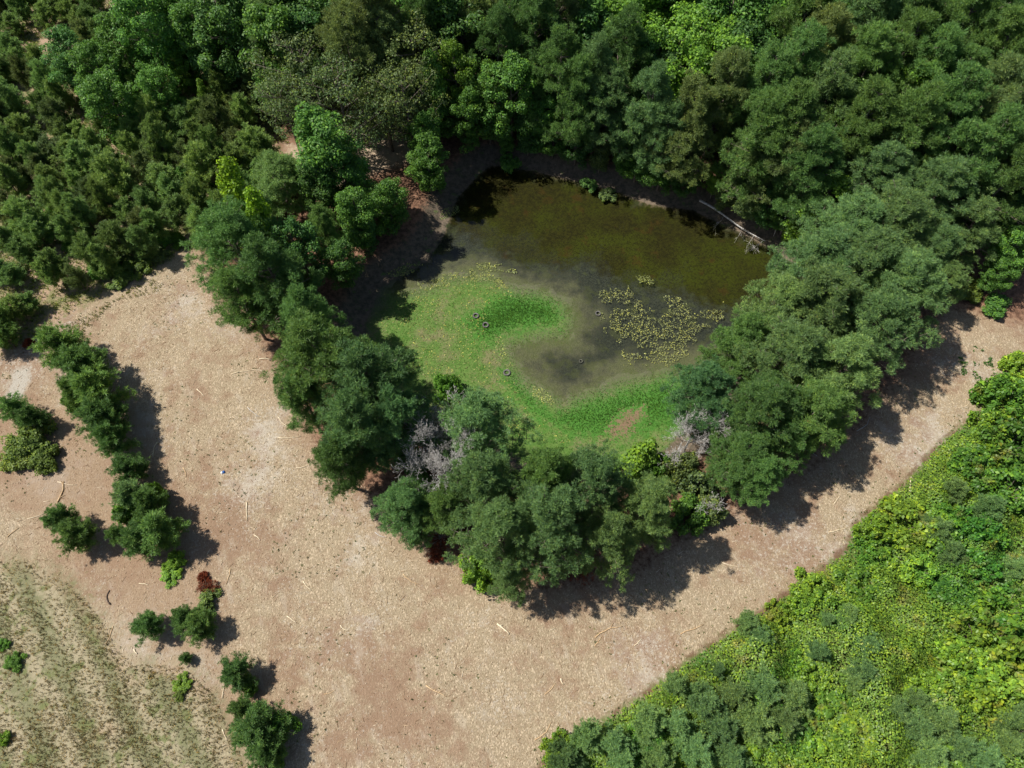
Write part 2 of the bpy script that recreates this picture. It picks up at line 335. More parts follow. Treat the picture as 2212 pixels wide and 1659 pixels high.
# ------------------------------------------------------------------ water
def water_material():
    m = M('pond_water'); pos = m.n('ShaderNodeNewGeometry').outputs['Position']
    b = m.n('ShaderNodeBump', Strength=.06, Distance=.03, Height=m.noise(pos, 3.0, 3)).outputs[0]
    fr = m.n('ShaderNodeFresnel', IOR=1.33, Normal=b).outputs[0]
    t = m.n('ShaderNodeBsdfTransparent', Color=(.90,.92,.84)).outputs[0]
    g = m.n('ShaderNodeBsdfGlossy', Color=(1,1,1), Roughness=.04, Normal=b).outputs[0]
    return m.surf(m.n('ShaderNodeMixShader', i0=fr, i1=t, i2=g).outputs[0])
px_ = [p[0] for p in G_FLOOR]; py_ = [p[1] for p in G_FLOOR]
wx = np.arange(min(px_)-1, max(px_)+1.5, 1.0); wy = np.arange(min(py_)-1, max(py_)+1.5, 1.0)
WX, WY = np.meshgrid(wx, wy); wi = np.arange(WX.size).reshape(WX.shape)
WF = np.stack([wi[:-1,:-1], wi[:-1,1:], wi[1:,1:], wi[1:,:-1]], -1).reshape(-1,4)
wme = mesh_np('pond_water', np.stack([WX, WY, np.full(WX.shape, WATER_Z)], -1).reshape(-1,3), WF, water_material(), True)
tag(obj('pond_water', wme), kind='structure')
# ------------------------------------------------------------------ plant meshes (one pair trunk/crown per variant)
def pine_variant(seed, h=15.0, R=4.2, zb=.36, nl=40, tuft_n=12, gap=0.0, blade=16):
    g = np.random.default_rng(seed); tb = Tubes(6)
    lean = g.normal(0, .35, 2); zz = np.linspace(0, h*.97, 9)
    tx = lean[0]*(zz/h)**2 + .12*np.sin(zz*.5+seed); ty = lean[1]*(zz/h)**2 + .12*np.cos(zz*.4+seed)
    tb.add(np.stack([tx,ty,zz],1), .21*(1-zz/h)**.8+.03)
    cl = []
    for i in range(nl):
        t = (i+g.uniform(0,1))/nl; z = h*(zb+(1-zb)*t)
        prof = R*1.05*(1-max(0,t-.2)/.86)**.72*(.8+.2*min(1,t/.2)); r = prof*g.uniform(.55,1.22)
        az = i*2.4+g.normal(0,.45)
        if gap and math.cos(az-seed) > .6 and t < .7 and g.random() < gap: continue
        zs = max(h*.25, z - r*g.uniform(.25,.75)); fz = zs/h
        x0 = lean[0]*fz**2; y0 = lean[1]*fz**2
        end = np.array([x0+r*math.cos(az), y0+r*math.sin(az), z])
        st = np.array([x0,y0,zs]); mid = (st+end)/2+np.array([0,0,-.12*r*.5])+g.normal(0,.15,3)
        tb.add([st, mid, end], [.075,.05,.02])
        side = np.array([-math.sin(az), math.cos(az), 0])
        cl.append((end, g.uniform(.36,.55)))
        for q_ in range(3): cl.append((end*[.92,.92,1]+g.normal(0,1,3)*[.5,.5,.25]+[0,0,.2], g.uniform(.3,.5)))
        for f in (.9,.77,.64,.5,.37):
            if r*f < .5: continue
            for sg in (-1,1):
                if g.random() < .22: continue
                b0 = st+(end-st)*f; o = side*sg*r*g.uniform(.06,.36)+np.array([0,0,g.uniform(0,.6)])
                cl.append((b0+o, g.uniform(.3,.52))); tb.add([b0-[0,0,.1], b0+o*.6, b0+o], [.03,.022,.012])
    for k in range(24):
        c, rad = cl[g.integers(0, len(cl))]; e = c*np.array([1.12,1.12,1])+[0,0,rad*g.uniform(.4,1.0)]
        tb.add([c*[.7,.7,1]-[0,0,.5], c+g.normal(0,.1,3), e+g.normal(0,.2,3)], [.04,.03,.014])
    cl.append((np.array([tx[-1],ty[-1],h]), .8))
    P=[];D=[]
    for c, rad in cl:
        k = int(tuft_n*rad/.42*g.uniform(.7,1.15)); outw = np.array([c[0],c[1],0]); outw = outw/(np.linalg.norm(outw)+.3)
        d = unit(g.normal(0,1,(k,3))+np.array([0,0,.6])+outw*.6)
        P.append(c + d*rad*g.uniform(.4,1.15,(k,1))*np.array([1.0,1.0,.85])); D.append(unit(d*.8+outw*.3+[0,0,.6]))
    V,Fc = blades(np.concatenate(P), np.concatenate(D), blade, .9, .36, .036, g, np.concatenate(D))
    return tb.mesh('trunk', BARK), mesh_np('crown', V, Fc, NEEDLE)
def young_pine_variant(seed, h=4.5, R=1.45):
    g = np.random.default_rng(seed); tb = Tubes(4)
    lean = g.normal(0,.12,2); top = np.array([lean[0],lean[1],h])
    tb.add([[0,0,0], top*.5+[0.03,0,0], top], [.065,.045,.012]); P=[];D=[]
    z = .35
    while z < h-.25:
        t = z/h; L = R*(1-t)**.75*min(1, .72+t*1.2)+.18
        for k in range(g.integers(4,7)):
            az = g.uniform(0,2*math.pi); l = L*g.uniform(.45,1.3); el = g.uniform(.30,.85)
            st = top*t; d = np.array([math.cos(az)*math.cos(el), math.sin(az)*math.cos(el), math.sin(el)])
            end = st+d*l; end[2] += .15*l
            tb.add([st,(st+end)/2-[0,0,.05*l],end],[.02,.014,.006])
            m = max(3,int(l/.11)); f = np.linspace(.25,1,m)[:,None]
            p = st+(end-st)*f + g.normal(0,.04+.045*l,(m,3)); P.append(p); D.append(np.tile(unit(d+[0,0,.55]),(m,1)))
            p2 = st+(end-st)*g.uniform(.4,1,(m,1)) + g.normal(0,.09*l+.03,(m,3)); P.append(p2); D.append(np.tile(unit(d*.8+[0,0,.5]),(m,1)))
        z += g.uniform(.24,.38)
    k=8; P.append(top+g.normal(0,.05,(k,3))+np.linspace(-.4,.1,k)[:,None]*[0,0,1]); D.append(np.tile([0,0,1.0],(k,1)))
    V,Fc = blades(np.concatenate(P), np.concatenate(D), 15, .60, .31, .034, g, np.tile([0,0,1.0],(sum(map(len,P)),1)))
    return tb.mesh('trunk', BARK), mesh_np('crown', V, Fc, NEEDLE)
def leafy_variant(seed, h=11.0, R=3.4, zb=.3, nl=30, per=150, leaf=.24, narrow=False, sparse=1.0):
    g = np.random.default_rng(seed); tb = Tubes(6); cl=[]
    zz = np.linspace(0,h*.9,7); lean=g.normal(0,.4,2)
    tx=lean[0]*(zz/h)**2; ty=lean[1]*(zz/h)**2
    tb.add(np.stack([tx,ty,zz],1), .17*(1-zz/h)+.03)
    for i in range(nl):
        t=(i+g.uniform(0,1))/nl; z=h*(zb+(1-zb)*t)
        prof = R*(math.sqrt(max(.04,1-((t-.42)/.66)**2)) if not narrow else (1-t)**.6*min(1,.5+2*t))
        r=prof*g.uniform(.55,1.1); az=i*2.4+g.normal(0,.5); zs=max(h*.15,z-r*g.uniform(.5,1.1))
        fz=zs/h; st=np.array([lean[0]*fz**2,lean[1]*fz**2,zs]); end=np.array([st[0]+r*math.cos(az),st[1]+r*math.sin(az),z])
        tb.add([st,(st+end)/2+g.normal(0,.15,3),end],[.06,.04,.015]); side=np.array([-math.sin(az),math.cos(az),0])
        cl.append((end,g.uniform(.6,1.0)))
        for f in (.75,.5):
            for sg in (-1,1):
                if r*f<.4 or g.random()<.3: continue
                b0=st+(end-st)*f; o=side*sg*r*g.uniform(.2,.42)+[0,0,g.uniform(0,.6)]
                cl.append((b0+o,g.uniform(.5,.9))); tb.add([b0,b0+o],[.025,.01])
    cl.append((np.array([tx[-1],ty[-1],h*.97]),.7)); P=[];D=[]
    for c,rad in cl:
        k=int(per*rad**2/.6*sparse*g.uniform(.7,1.2)); d=unit(g.normal(0,1,(k,3))+[0,0,.35])
        P.append(c+d*rad*g.uniform(.35,1.05,(k,1))**.6*np.array([1,1,.7])); D.append(d*.7+g.normal(0,.45,(k,3))+[0,0,.45])
    V,Fc=leaves(np.concatenate(P),np.concatenate(D),leaf,leaf*.75,g)
    return tb.mesh('trunk',BARK), mesh_np('crown',V,Fc,LEAF)
def shrub_variant(seed, R=1.5, h=1.6, n=22, per=130, leaf=.19, mat=None):
    g=np.random.default_rng(seed); tb=Tubes(4); P=[];D=[]
    for i in range(n):
        a=g.uniform(0,2*math.pi); r=R*math.sqrt(g.uniform(0,1)); z=h*math.sqrt(max(.1,1-(r/R/1.1)**2))*g.uniform(.55,1.05)
        c=np.array([r*math.cos(a),r*math.sin(a),z]); tb.add([[c[0]*.15,c[1]*.15,0],c*[.6,.6,.6],c],[.03,.02,.01])
        for cc,rad in ((c,g.uniform(.3,.55)),(c*[.85,.85,.45],.42)):
            k=int(per*g.uniform(.6,1.2)); d=unit(g.normal(0,1,(k,3))+[0,0,.4])
            P.append(cc+d*rad*g.uniform(.4,1.05,(k,1))*[1,1,.8]); D.append(d*.6+g.normal(0,.4,(k,3))+[0,0,.6])
    P=np.concatenate(P); P[:,2]=np.maximum(P[:,2],.05)
    V,Fc=leaves(P,np.concatenate(D),leaf,leaf*.7,g)
    return tb.mesh('stems',BARK), mesh_np('foliage',V,Fc,mat or LEAF)
def bare_branches(tb, p, d, L, r, depth, g, spread=.55, up=.12, minr=.008):
    n=3; pts=[p]; q=p
    for i in range(n):
        d=unit(d+g.normal(0,.16,3)+[0,0,up*.3]); q=q+d*L/n; pts.append(q)
    tb.add(pts,np.linspace(r,max(minr,r*.6),n+1))
    if depth==0: return
    for k in range(g.integers(2,4)):
        bare_branches(tb,pts[-1],unit(d+g.normal(0,spread,3)),L*g.uniform(.6,.85),r*.6,depth-1,g,spread,up,minr)
    if g.random()<.8:
        bare_branches(tb,pts[1],unit(d+g.normal(0,spread*1.3,3)),L*g.uniform(.5,.7),r*.45,depth-1,g,spread,up,minr)
YR=1.3
PINES=[pine_variant(11,15,4.3,.34), pine_variant(12,15,3.9,.40,nl=36), pine_variant(13,15,4.6,.30,nl=44), pine_variant(14,15,4.2,.32,gap=.7), pine_variant(15,15,3.4,.28,nl=38),
       pine_variant(16,15,4.2,.44,nl=38,gap=.4)]
YOUNG=[young_pine_variant(21,R=1.9), young_pine_variant(22,R=1.6), young_pine_variant(23,R=2.0), young_pine_variant(24,R=1.7), young_pine_variant(25,R=2.15)]
LEAFY=[leafy_variant(31), leafy_variant(32,R=3.0,nl=26), leafy_variant(33,R=3.8,nl=34), leafy_variant(34,R=2.4,zb=.15,narrow=True), leafy_variant(35,R=3.2,zb=.2)]
OAKS=[leafy_variant(41,R=4.6,zb=.45,nl=30,per=110,leaf=.2,sparse=.62), leafy_variant(42,R=4.0,zb=.5,nl=26,per=110,leaf=.2,sparse=.55)]
SHRUBS=[shrub_variant(51), shrub_variant(52,R=1.3,h=1.9), shrub_variant(53,R=1.8,h=1.3,n=28)]
VINES=[shrub_variant(61,R=2.2,h=1.8,n=40,per=75,leaf=.27,mat=KUDZU), shrub_variant(62,R=2.6,h=1.5,n=46,per=75,leaf=.27,mat=KUDZU), shrub_variant(63,R=1.9,h=2.3,n=36,per=80,leaf=.25,mat=KUDZU)]
TINT={'g':(.108,.218,.060),'b':(.138,.250,.090),'o':(.150,.225,.075),'y':(.098,.200,.056),'l':(.145,.285,.040),'m':(.100,.232,.048),'d':(.078,.182,.048),
      'k':(.128,.195,.070),'L':(.21,.37,.022),'n':(.135,.205,.045),'v':(.155,.295,.038),'V':(.185,.325,.042),'w':(.105,.235,.035),'q':(.100,.218,.080),'s':(.160,.285,.105),'p':(.175,.300,.092)}
def shade(t, amt=.14):
    c=TINT[t]; f=random.uniform(1-amt,1+amt); h=random.uniform(-.08,.08)
    return (c[0]*f*(1+h), c[1]*f, c[2]*f*(1-h), 1)
REG=[]
def plant(kind, var, x, y, z, s, sz, tint, name, parts, cat, group, label=None, lean=None):
    r=bpy.data.objects.new(name,None); C.objects.link(r); r.location=(x,y,z); r.empty_display_size=.3
    r.rotation_euler=((lean or (random.gauss(0,.02)))+0, random.gauss(0,.02), random.uniform(0,6.283)); r.scale=(s,s,sz)
    col=shade(tint)
    for nm,me in zip(parts,var):
        o=bpy.data.objects.new(nm,me); C.objects.link(o); o.parent=r; o.color=col
    tag(r,label,cat,group); REG.append((r,kind,tint)); return r
def gz(x,y): return float(ground_z(np.array([x]),np.array([y]))[0])
def big(kind, px, py, h, s=1.0, tint='g', group=None, label=None, vi=None, name=None, cat='tree', frac=.66, keep=1.7):
    """tree whose crown middle (frac of its height) is seen at px, py"""
    x,y,_=at(px,py,h*frac)
    V={'P':PINES,'D':LEAFY,'O':OAKS}[kind]; v=V[vi if vi is not None else random.randrange(len(V))]
    h0={'P':15.0,'D':11.0,'O':11.0}[kind]
    for _ in range(12):
        A=np.array([x,x+.1,x]); B=np.array([y,y,y+.1]); d=sdf(G_FLOOR,A,B)
        if d[0]>=keep: break
        x+=(d[1]-d[0])/.1*.5; y+=(d[2]-d[0])/.1*.5
    nm=name or {'P':'pine_tree','D':'broadleaf_tree','O':'oak_tree'}[kind]
    k=h/h0
    return plant(kind,v,x,y,gz(x,y)-.05,s*(k if kind!='P' else .5+.5*k),k,tint,nm,('trunk','crown'),cat,group,label)
def young(px,py,h,s=1.0,tint='y',group=None,label=None,frac=.5,vi=None):
    x,y,_=at(px,py,h*frac); v=YOUNG[vi if vi is not None else random.randrange(len(YOUNG))]; k=h/4.5
    return plant('Y',v,x,y,gz(x,y)-.03,s*k,k,tint,'young_pine',('trunk','crown'),'pine',group,label)
def shrub(px,py,r,h,tint='m',group=None,label=None,vine=False,name='shrub'):
    x,y,_=at(px,py,h*.6); V=VINES if vine else SHRUBS; i=random.randrange(3); v=V[i]
    r0=([2.2,2.6,1.9] if vine else [1.5,1.3,1.8])[i]; h0=([1.8,1.5,2.3] if vine else [1.6,1.9,1.3])[i]
    return plant('S',v,x,y,gz(x,y)-.03,r/r0,h/h0,tint,name,('stems','foliage'),'shrub',group,label)
# ---- mature pines round the pond (crown middle in the view, height, width factor, tint)
RING_L=[(505,520,14,1.03,'g'),(590,590,14,1.03,'g'),(520,640,11,0.81,'g'),(655,700,13,0.864,'g'),(700,785,14,1.03,'g'),(800,835,14,1.03,'q'),
        (655,860,10,0.756,'g'),(765,915,14,0.972,'q'),(850,925,12,0.864,'q'),(735,995,10,0.702,'g'),(960,1095,8,.7,'g'),(905,1120,6,.6,'q'),(870,1085,8,0.756,'q'),(1030,925,12,0.972,'b')]
RING_B=[(1050,1050,12,.85,'b'),(1075,1150,12,.85,'b'),(1180,1035,12,.8,'g'),(1180,1130,13,.9,'b'),(1285,1045,12,.8,'b'),(1315,1165,10,.8,'b'),(1390,1090,11,.85,'b'),
        (1100,1255,6,.55,'b'),(1205,1200,7,.6,'b')]
RING_R=[(1525,840,10.14,0.952,'q'),(1650,890,10.92,1.06,'y'),(1600,990,8.58,0.896,'g'),(1640,1030,8,0.672,'g'),(1760,900,10.14,1.06,'y'),(1580,700,10.14,0.952,'g'),(1700,760,10.92,1.12,'b'),(1840,800,10.92,1.12,'b'),
        (1690,655,10.92,1.01,'b'),(1780,660,11.7,1.18,'b'),(1885,700,10.92,1.06,'b'),(1778,575,11.7,1.12,'b'),(1860,580,11.7,1.18,'b'),(1945,622,11.7,1.12,'b'),(1835,500,11.7,1.12,'b'),(1920,490,11.7,1.18,'b'),
        (2000,545,9.36,1.06,'b'),(1900,390,11.7,1.12,'b'),(2020,420,11.7,1.18,'b'),(2095,490,9.36,1.12,'b'),(2035,612,7,0.784,'b'),(1700,960,8,0.672,'g')]
for i,(px,py,h,s,t) in enumerate(RING_L): big('P',px,py,h,s,t,'mature pines along the left side of the pond',keep=-1.6)
for i,(px,py,h,s,t) in enumerate(RING_B): big('P',px,py,h,s,t,'mature pines at the near end of the pond',keep=-1.6)
for i,(px,py,h,s,t) in enumerate(RING_R): big('P',px,py,h,s,t,'mature pines along the right side of the pond',keep=-1.6)
# ---- woods behind the pond
BACK=[('D',320,60,14,.8,'m'),('D',150,120,9,1,'d'),('D',215,150,9,1,'m'),('D',262,95,10,1,'m'),('D',232,205,9,1.1,'m'),('D',340,185,8,.9,'m'),('D',440,205,6,.7,'l'),('D',392,150,7,.7,'l'),
 ('D',430,80,12,.9,'m'),('D',400,30,12,.9,'m'),('D',480,60,14,1,'d'),('D',520,10,14,1,'d'),('D',600,110,14,1,'m'),('D',665,40,15,1,'d'),('D',560,55,13,1,'d'),('D',690,105,13,1,'d'),
 ('P',790,65,18,1.15,'o'),('P',755,150,16,.95,'o'),('P',835,130,15,.9,'o'),('O',650,165,13,1,'k'),('O',735,225,13,1,'k'),('O',825,205,12,.9,'k'),('O',615,230,11,.9,'k'),('D',700,320,13,1,'m'),
 ('O',895,130,14,.9,'k'),('O',880,225,13,.8,'k'),('P',915,75,15,.8,'g'),('P',600,395,9,1,'p'),('D',510,440,14,.8,'L'),('D',570,488,13,.75,'L'),('D',745,400,9,1,'m'),('D',690,400,9,.95,'d'),('D',835,430,8,.9,'m'),('D',770,460,9,.9,'m'),
 ('P',700,500,9,.7,'g'),('D',650,545,10,.8,'d'),('D',735,560,8,.8,'d'),('D',920,335,8,.9,'m'),('D',915,285,8,.85,'m'),('D',985,170,12,.65,'l'),('D',935,190,12,.8,'m'),('D',1005,235,9,.8,'m'),
 ('D',1055,205,10,.95,'m'),('D',1105,190,12,.9,'m'),('D',1160,270,8,.9,'m'),('P',1060,25,17,.8,'o'),('P',1070,110,15,.8,'g'),('D',1000,75,14,1,'d'),('P',1150,90,16,.9,'g'),('P',1210,165,15,.85,'g'),
 ('P',1200,45,17,.9,'o'),('P',1245,225,14,.8,'g'),('P',1300,180,15,.85,'b'),('P',1290,285,13,.85,'b'),('P',1400,235,15,.9,'b'),('P',1420,310,12,.8,'b'),('D',1350,50,15,1,'l'),
 ('D',1425,35,15,1.1,'m'),('D',1465,125,14,1,'l'),('D',1560,60,15,1.1,'m'),('D',1530,150,14,1,'l'),('D',1640,30,15,1.1,'m'),('P',1560,205,15,.9,'o'),('P',1500,270,14,.9,'o'),('P',1485,350,9,.6,'o'),
 ('D',1330,375,6,.8,'m'),('D',1150,320,6,.8,'m'),('D',1530,405,5,.9,'l'),('P',1620,325,15,1,'g'),('P',1700,295,15,1,'g'),('P',1650,215,15,1,'g'),('P',1710,165,16,1,'g'),('P',1780,235,15,1,'b'),
 ('P',1790,120,16,1,'o'),('P',1865,170,16,1,'g'),('P',1870,55,17,1,'b'),('P',1955,60,17,1,'g'),('P',1930,140,16,1,'g'),('P',2010,180,16,1,'g'),('P',2060,95,17,1,'g'),('P',2150,150,16,1,'g'),
 ('P',2110,50,17,1,'g'),('P',2200,215,16,1,'g'),('P',2120,250,16,1,'o'),('P',2050,265,16,1,'g'),('P',1850,290,15,1,'g'),('P',1740,385,14,.9,'g'),('P',1645,415,13,.9,'o'),('P',1590,400,11,.8,'o'),
 ('D',1975,215,13,.8,'l'),('D',1905,240,12,.8,'l'),('D',2130,15,14,.9,'l'),('D',1690,455,6,.9,'d'),('D',1760,455,9,1.2,'l'),('D',2190,540,7,1,'m'),('D',2165,590,5,1,'m'),('D',2200,470,8,1,'d'),
 ('P',2165,380,14,1,'g'),('P',2110,340,15,1,'g'),('P',1960,300,15,1,'g'),('P',2230,330,15,1,'g'),('D',1130,20,14,1,'d'),('D',1260,100,13,1,'d'),('D',1260,20,15,1,'m'),('P',1340,130,15,.9,'g'),
 ('D',1410,150,12,1,'d'),('D',1600,140,13,1,'d'),('D',950,40,15,1,'d'),('D',860,30,14,1,'m'),('D',735,20,15,1,'d'),('D',620,15,15,1,'d'),('P',1720,60,17,1,'g'),('D',2060,340,12,.9,'d')]
for k,px,py,h,s,t in BACK: big(k,px,py,h,s,t,vi=(3 if t=='L' else random.choice([0,1,2,4]) if k=='D' and s>=.9 else None),group={'P':'pines in the woods','D':'broadleaf trees in the woods','O':'open crowned oaks left of the pond'}[k])
# understory and far fill: trees on a jittered lattice wherever the woods still have room
occ=[(r.location.x,r.location.y,2.6 if k in 'PDO' else 1.2) for r,k,t in REG]
def room(x,y,rad):
    return all((x-a)**2+(y-b)**2 > (rad+c*.55)**2 for a,b,c in occ)
fill=[]
for yy in np.arange(42,112,4.3):
    for xx in np.arange(-62,92,4.3):
        x=xx+random.uniform(-1.5,1.5); y=yy+random.uniform(-1.5,1.5)
        if not in_poly(G_FOREST,x,y): continue
        d=sdf(G_FLOOR,np.array([x]),np.array([y]))[0]
        if d < BANK+.5 or sdf(G_BARE,np.array([x]),np.array([y]))[0] < 2.0 or sdf(G_TRACK,np.array([x]),np.array([y]))[0] < 3: continue
        u,v=view(x,y,11)
        if not(-120<u<2340 and v>-160): continue
        if y < 55 and x < 8: continue
        if u > 1980 and v > 430: continue
        if u < 760 and v > 120: continue
        if u < 940 and v > 190: continue
        if not room(x,y,1.2): continue
        near=min(d,20)
        hh=random.uniform(5,8) if near<8 else random.uniform(9,14)
        kind='D' if (random.random()<.62 or near<8) else 'P'
        if u>1650: kind='P' if random.random()<.6 else 'D'
        t=random.choice('ddmmgk') if kind=='D' else random.choice('ggb')
        V=PINES if kind=='P' else LEAFY
        h0=15 if kind=='P' else 11; t='d' if t=='g' and kind=='D' else t
        plant(kind,random.choice(V),x,y,gz(x,y)-.05,hh/h0*1.02,hh/h0,t,'pine_tree' if kind=='P' else 'broadleaf_tree',('trunk','crown'),'tree',
              'pines in the woods' if kind=='P' else 'broadleaf trees in the woods')
        occ.append((x,y,2.6))
# ---- young pine plantation
pc=math.cos(R_(58)); ps=math.sin(R_(58)); PL=[]
for i in range(-45,46):
    for j in range(-45,46):
        u0=i*3.0+random.gauss(0,.5); v0=j*2.5+random.gauss(0,.6)
        x=-45+u0*pc-v0*ps; y=62+u0*ps+v0*pc
        d=sdf(G_PLANT,np.array([x]),np.array([y]))[0]
        if d>-.6 or y>108: continue
        a,b=view(x,y,2)
        if not(-50<a<1000 and -60<b<900): continue
        if sdf(G_BARE,np.array([x]),np.array([y]))[0]<1 or sdf(G_TRACK,np.array([x]),np.array([y]))[0]<1.2: continue
        if not room(x,y,.35): continue
        if vnoise(np.array([x+200]),np.array([y+50]),6.0,9)[0]<.23 and random.random()<.8: continue
        PL.append((i,x,y,a,b))
PL.sort(key=lambda q:-q[4]); PL=PL[:298]
for i,x,y,a,b in PL:
    h=random.uniform(3.9,5.3)*(1.15 if a>330 and b<520 else 1.0)*(.8 if b>560 else 1.0); k=h/4.5
    r=plant('Y',random.choice(YOUNG),x,y,gz(x,y)-.03,k*random.uniform(.78,1.08),k*random.uniform(.75,1.2),random.choice('ppppk'),'young_pine',('trunk','crown'),'pine','young pines in the plantation')
    r['_row']=i
# low brush among the plantation
for q in range(46):
    px=random.uniform(0,600); py=random.uniform(60,640); x,y,_=at(px,py,.8)
    if not in_poly(G_PLANT,x,y) or sdf(G_TRACK,np.array([x]),np.array([y]))[0]<1: continue
    shrub(px,py,random.uniform(.8,1.5),random.uniform(.9,2.0),random.choice('vnmkw'),'brush among the plantation pines')
for px,py,r,h,t in [(330,540,1.6,1.0,'k'),(290,575,1.5,1.2,'n'),(255,600,1.2,1.0,'n'),(365,515,1.3,.9,'w'),(310,500,1.3,1.3,'m'),(235,575,1.0,1.2,'n')]:
    shrub(px,py,r,h,t,'brush along the plantation edge')
# ---- young pines standing in the clearing
CL=[(135,750,5.2,1.1,'g'),(180,790,5.4,1.15,'g'),(165,850,4.2,1.0,'g'),(215,850,5.6,1.15,'g'),(225,905,5.2,1.1,'g'),(250,950,4.6,1.0,'g'),(30,885,3.6,1.0,'g'),(70,905,3.4,1.0,'g'),
    (280,1015,3.6,1.1,'y'),(285,1075,3.8,1.1,'b'),(325,1085,4.4,1.0,'y'),(350,1150,5.0,1.15,'y'),(300,1165,4.0,1.05,'y'),(255,1155,3.0,.9,'y'),(130,1120,3.8,1.0,'y'),(165,1155,4.0,1.1,'y'),
    (322,1352,3.0,1.1,'y'),(400,1335,2.8,1.0,'y'),(430,1350,3.2,1.15,'y'),(402,1422,1.3,1.0,'y'),(512,1455,3.2,1.15,'y'),(520,1535,3.0,1.0,'y'),(560,1575,4.2,1.25,'y'),(580,1625,3.6,1.0,'y'),
    (10,730,3.6,1.0,'g'),(5,690,3.8,1,'g')]
for px,py,h,s,t in CL: young(px,py,h,s,t,'young pines standing in the mulched clearing')
SH=[(155,862,1.0,2.0,'w','bright green bush beside the long row of young pines'),(62,955,2.2,1.6,'n','wide yellowish thicket below two young pines at the left edge'),
    (35,985,1.5,1.2,'n','low yellowish bush at the left end of the thicket'),(95,990,1.4,1.2,'n','low scrubby bush at the right end of the thicket'),
    (272,1112,1.1,2.6,'w','dense bright green bush at the left foot of the middle pine clump'),(335,1060,.7,2.4,'w','small round green bush between the tops of the middle pine clump'),
    (375,1215,1.0,.8,'v','lime green vine bush just below the middle pine clump'),(368,1245,.8,.5,'v','thin lime vine trailing down from the middle pine clump'),
    (450,1300,1.0,.9,'n','scraggly weed bush above the lower pair of young pines'),(535,1478,.8,1.4,'w','green leafy bush under the right side of a small pine'),
    (605,1580,1.2,2.4,'w','bright leafy bush against the right side of the lowest big young pine'),(590,1640,.9,1.4,'w','leafy bush at the bottom edge below the young pines'),
    (392,1475,.7,.5,'v','narrow yellow green weed patch at the edge of the dry field'),(388,1500,.5,.4,'n','small weed patch trailing below the yellow green one'),
    (30,1430,.8,.5,'w','dark green bush in the dry field near the left edge'),(5,1392,.5,.5,'w','small dark green bush in the dry field at the left edge'),(5,1595,.5,.7,'v','small bright bush at the left edge near the lower corner'),
    (700,1660,1.0,.4,'k','low weedy bush at the bottom edge of the dry field')]
for px,py,r,h,t,l in SH[:-1]: shrub(px,py,r,h,t,None,l)
# leafy shrubs round the pond and under the ring of pines
SP=[(960,820,1.4,2.4,'w','dark green leafy bush reaching over the moss at the lower left shore'),(1375,975,2.2,4.4,'V','bright lime leafy bush between the near pines and the pond'),
    (1430,1000,1.3,3.0,'w','deeper green bush right of the bright lime one'),(1480,1010,1.7,3.4,'k','olive scrubby bush at the lower right shore'),(1510,1050,1.6,3.4,'k','olive green sapling below the grey bare crown'),
    (1490,1110,1.6,3.0,'m','loose green bush beside the shaded track'),(1540,1090,1.4,2.6,'k','grey green bush at the edge of the long shadow'),(1040,1225,1.8,2.6,'l','loose light green bush at the near edge of the pine ring'),
    (1020,1185,1.1,1.8,'m','small green bush behind the loose light green one'),(1272,378,1.0,.9,'d','low grassy bush hanging over the far bank'),(1318,396,1.0,1.0,'k','dull green drooping bush on the far bank'),
    (2110,625,1.6,1.2,'n','low yellow green bush at the top of the right track'),(2160,660,1.5,1.4,'m','green bush in the shade right of the track top'),(2060,630,1.2,1.3,'b','grey green low bough bush at the track top'),
    (1725,500,1.2,2.2,'l','bright green bush above the right end of the pond'),(900,1000,1.3,2.2,'d','dark bush under the grey bare tree'),(985,1085,1.3,2.6,'d','dark green bush right of the lower bare branches'),
    (860,1110,1.3,1.8,'d','dark bush at the left foot of the near pines'),(935,380,1.5,2.0,'m','green bush at the left end of the far bank'),(1100,330,1.2,1.6,'m','mid green bush on the far bank above the moss strip')]
for px,py,r,h,t,l in SP: shrub(px,py,r,h,t,None,l)
FB=[(1090,300,5,1.0,'m'),(1135,310,6,1.0,'d'),(1185,318,6,1.0,'m'),(1235,330,6,1.1,'d'),(1340,365,6,1.1,'m'),(1385,375,6,1.0,'d'),(1430,380,6,1.1,'m'),(1480,390,5,1.1,'d'),
    (1290,345,6,1.0,'k'),(1575,400,6,1.1,'k'),(1625,420,6,1.1,'k'),(1665,440,6,1.0,'d'),(925,368,5,.9,'m'),(830,450,6,1.1,'d'),(780,500,6,1.1,'d')]
for px,py,h,sc_,t in FB: big('D',px,py,h,sc_,t,'low broadleaf trees along the far bank of the pond',vi=random.choice([3,4,4]),keep=1.2,frac=.5)
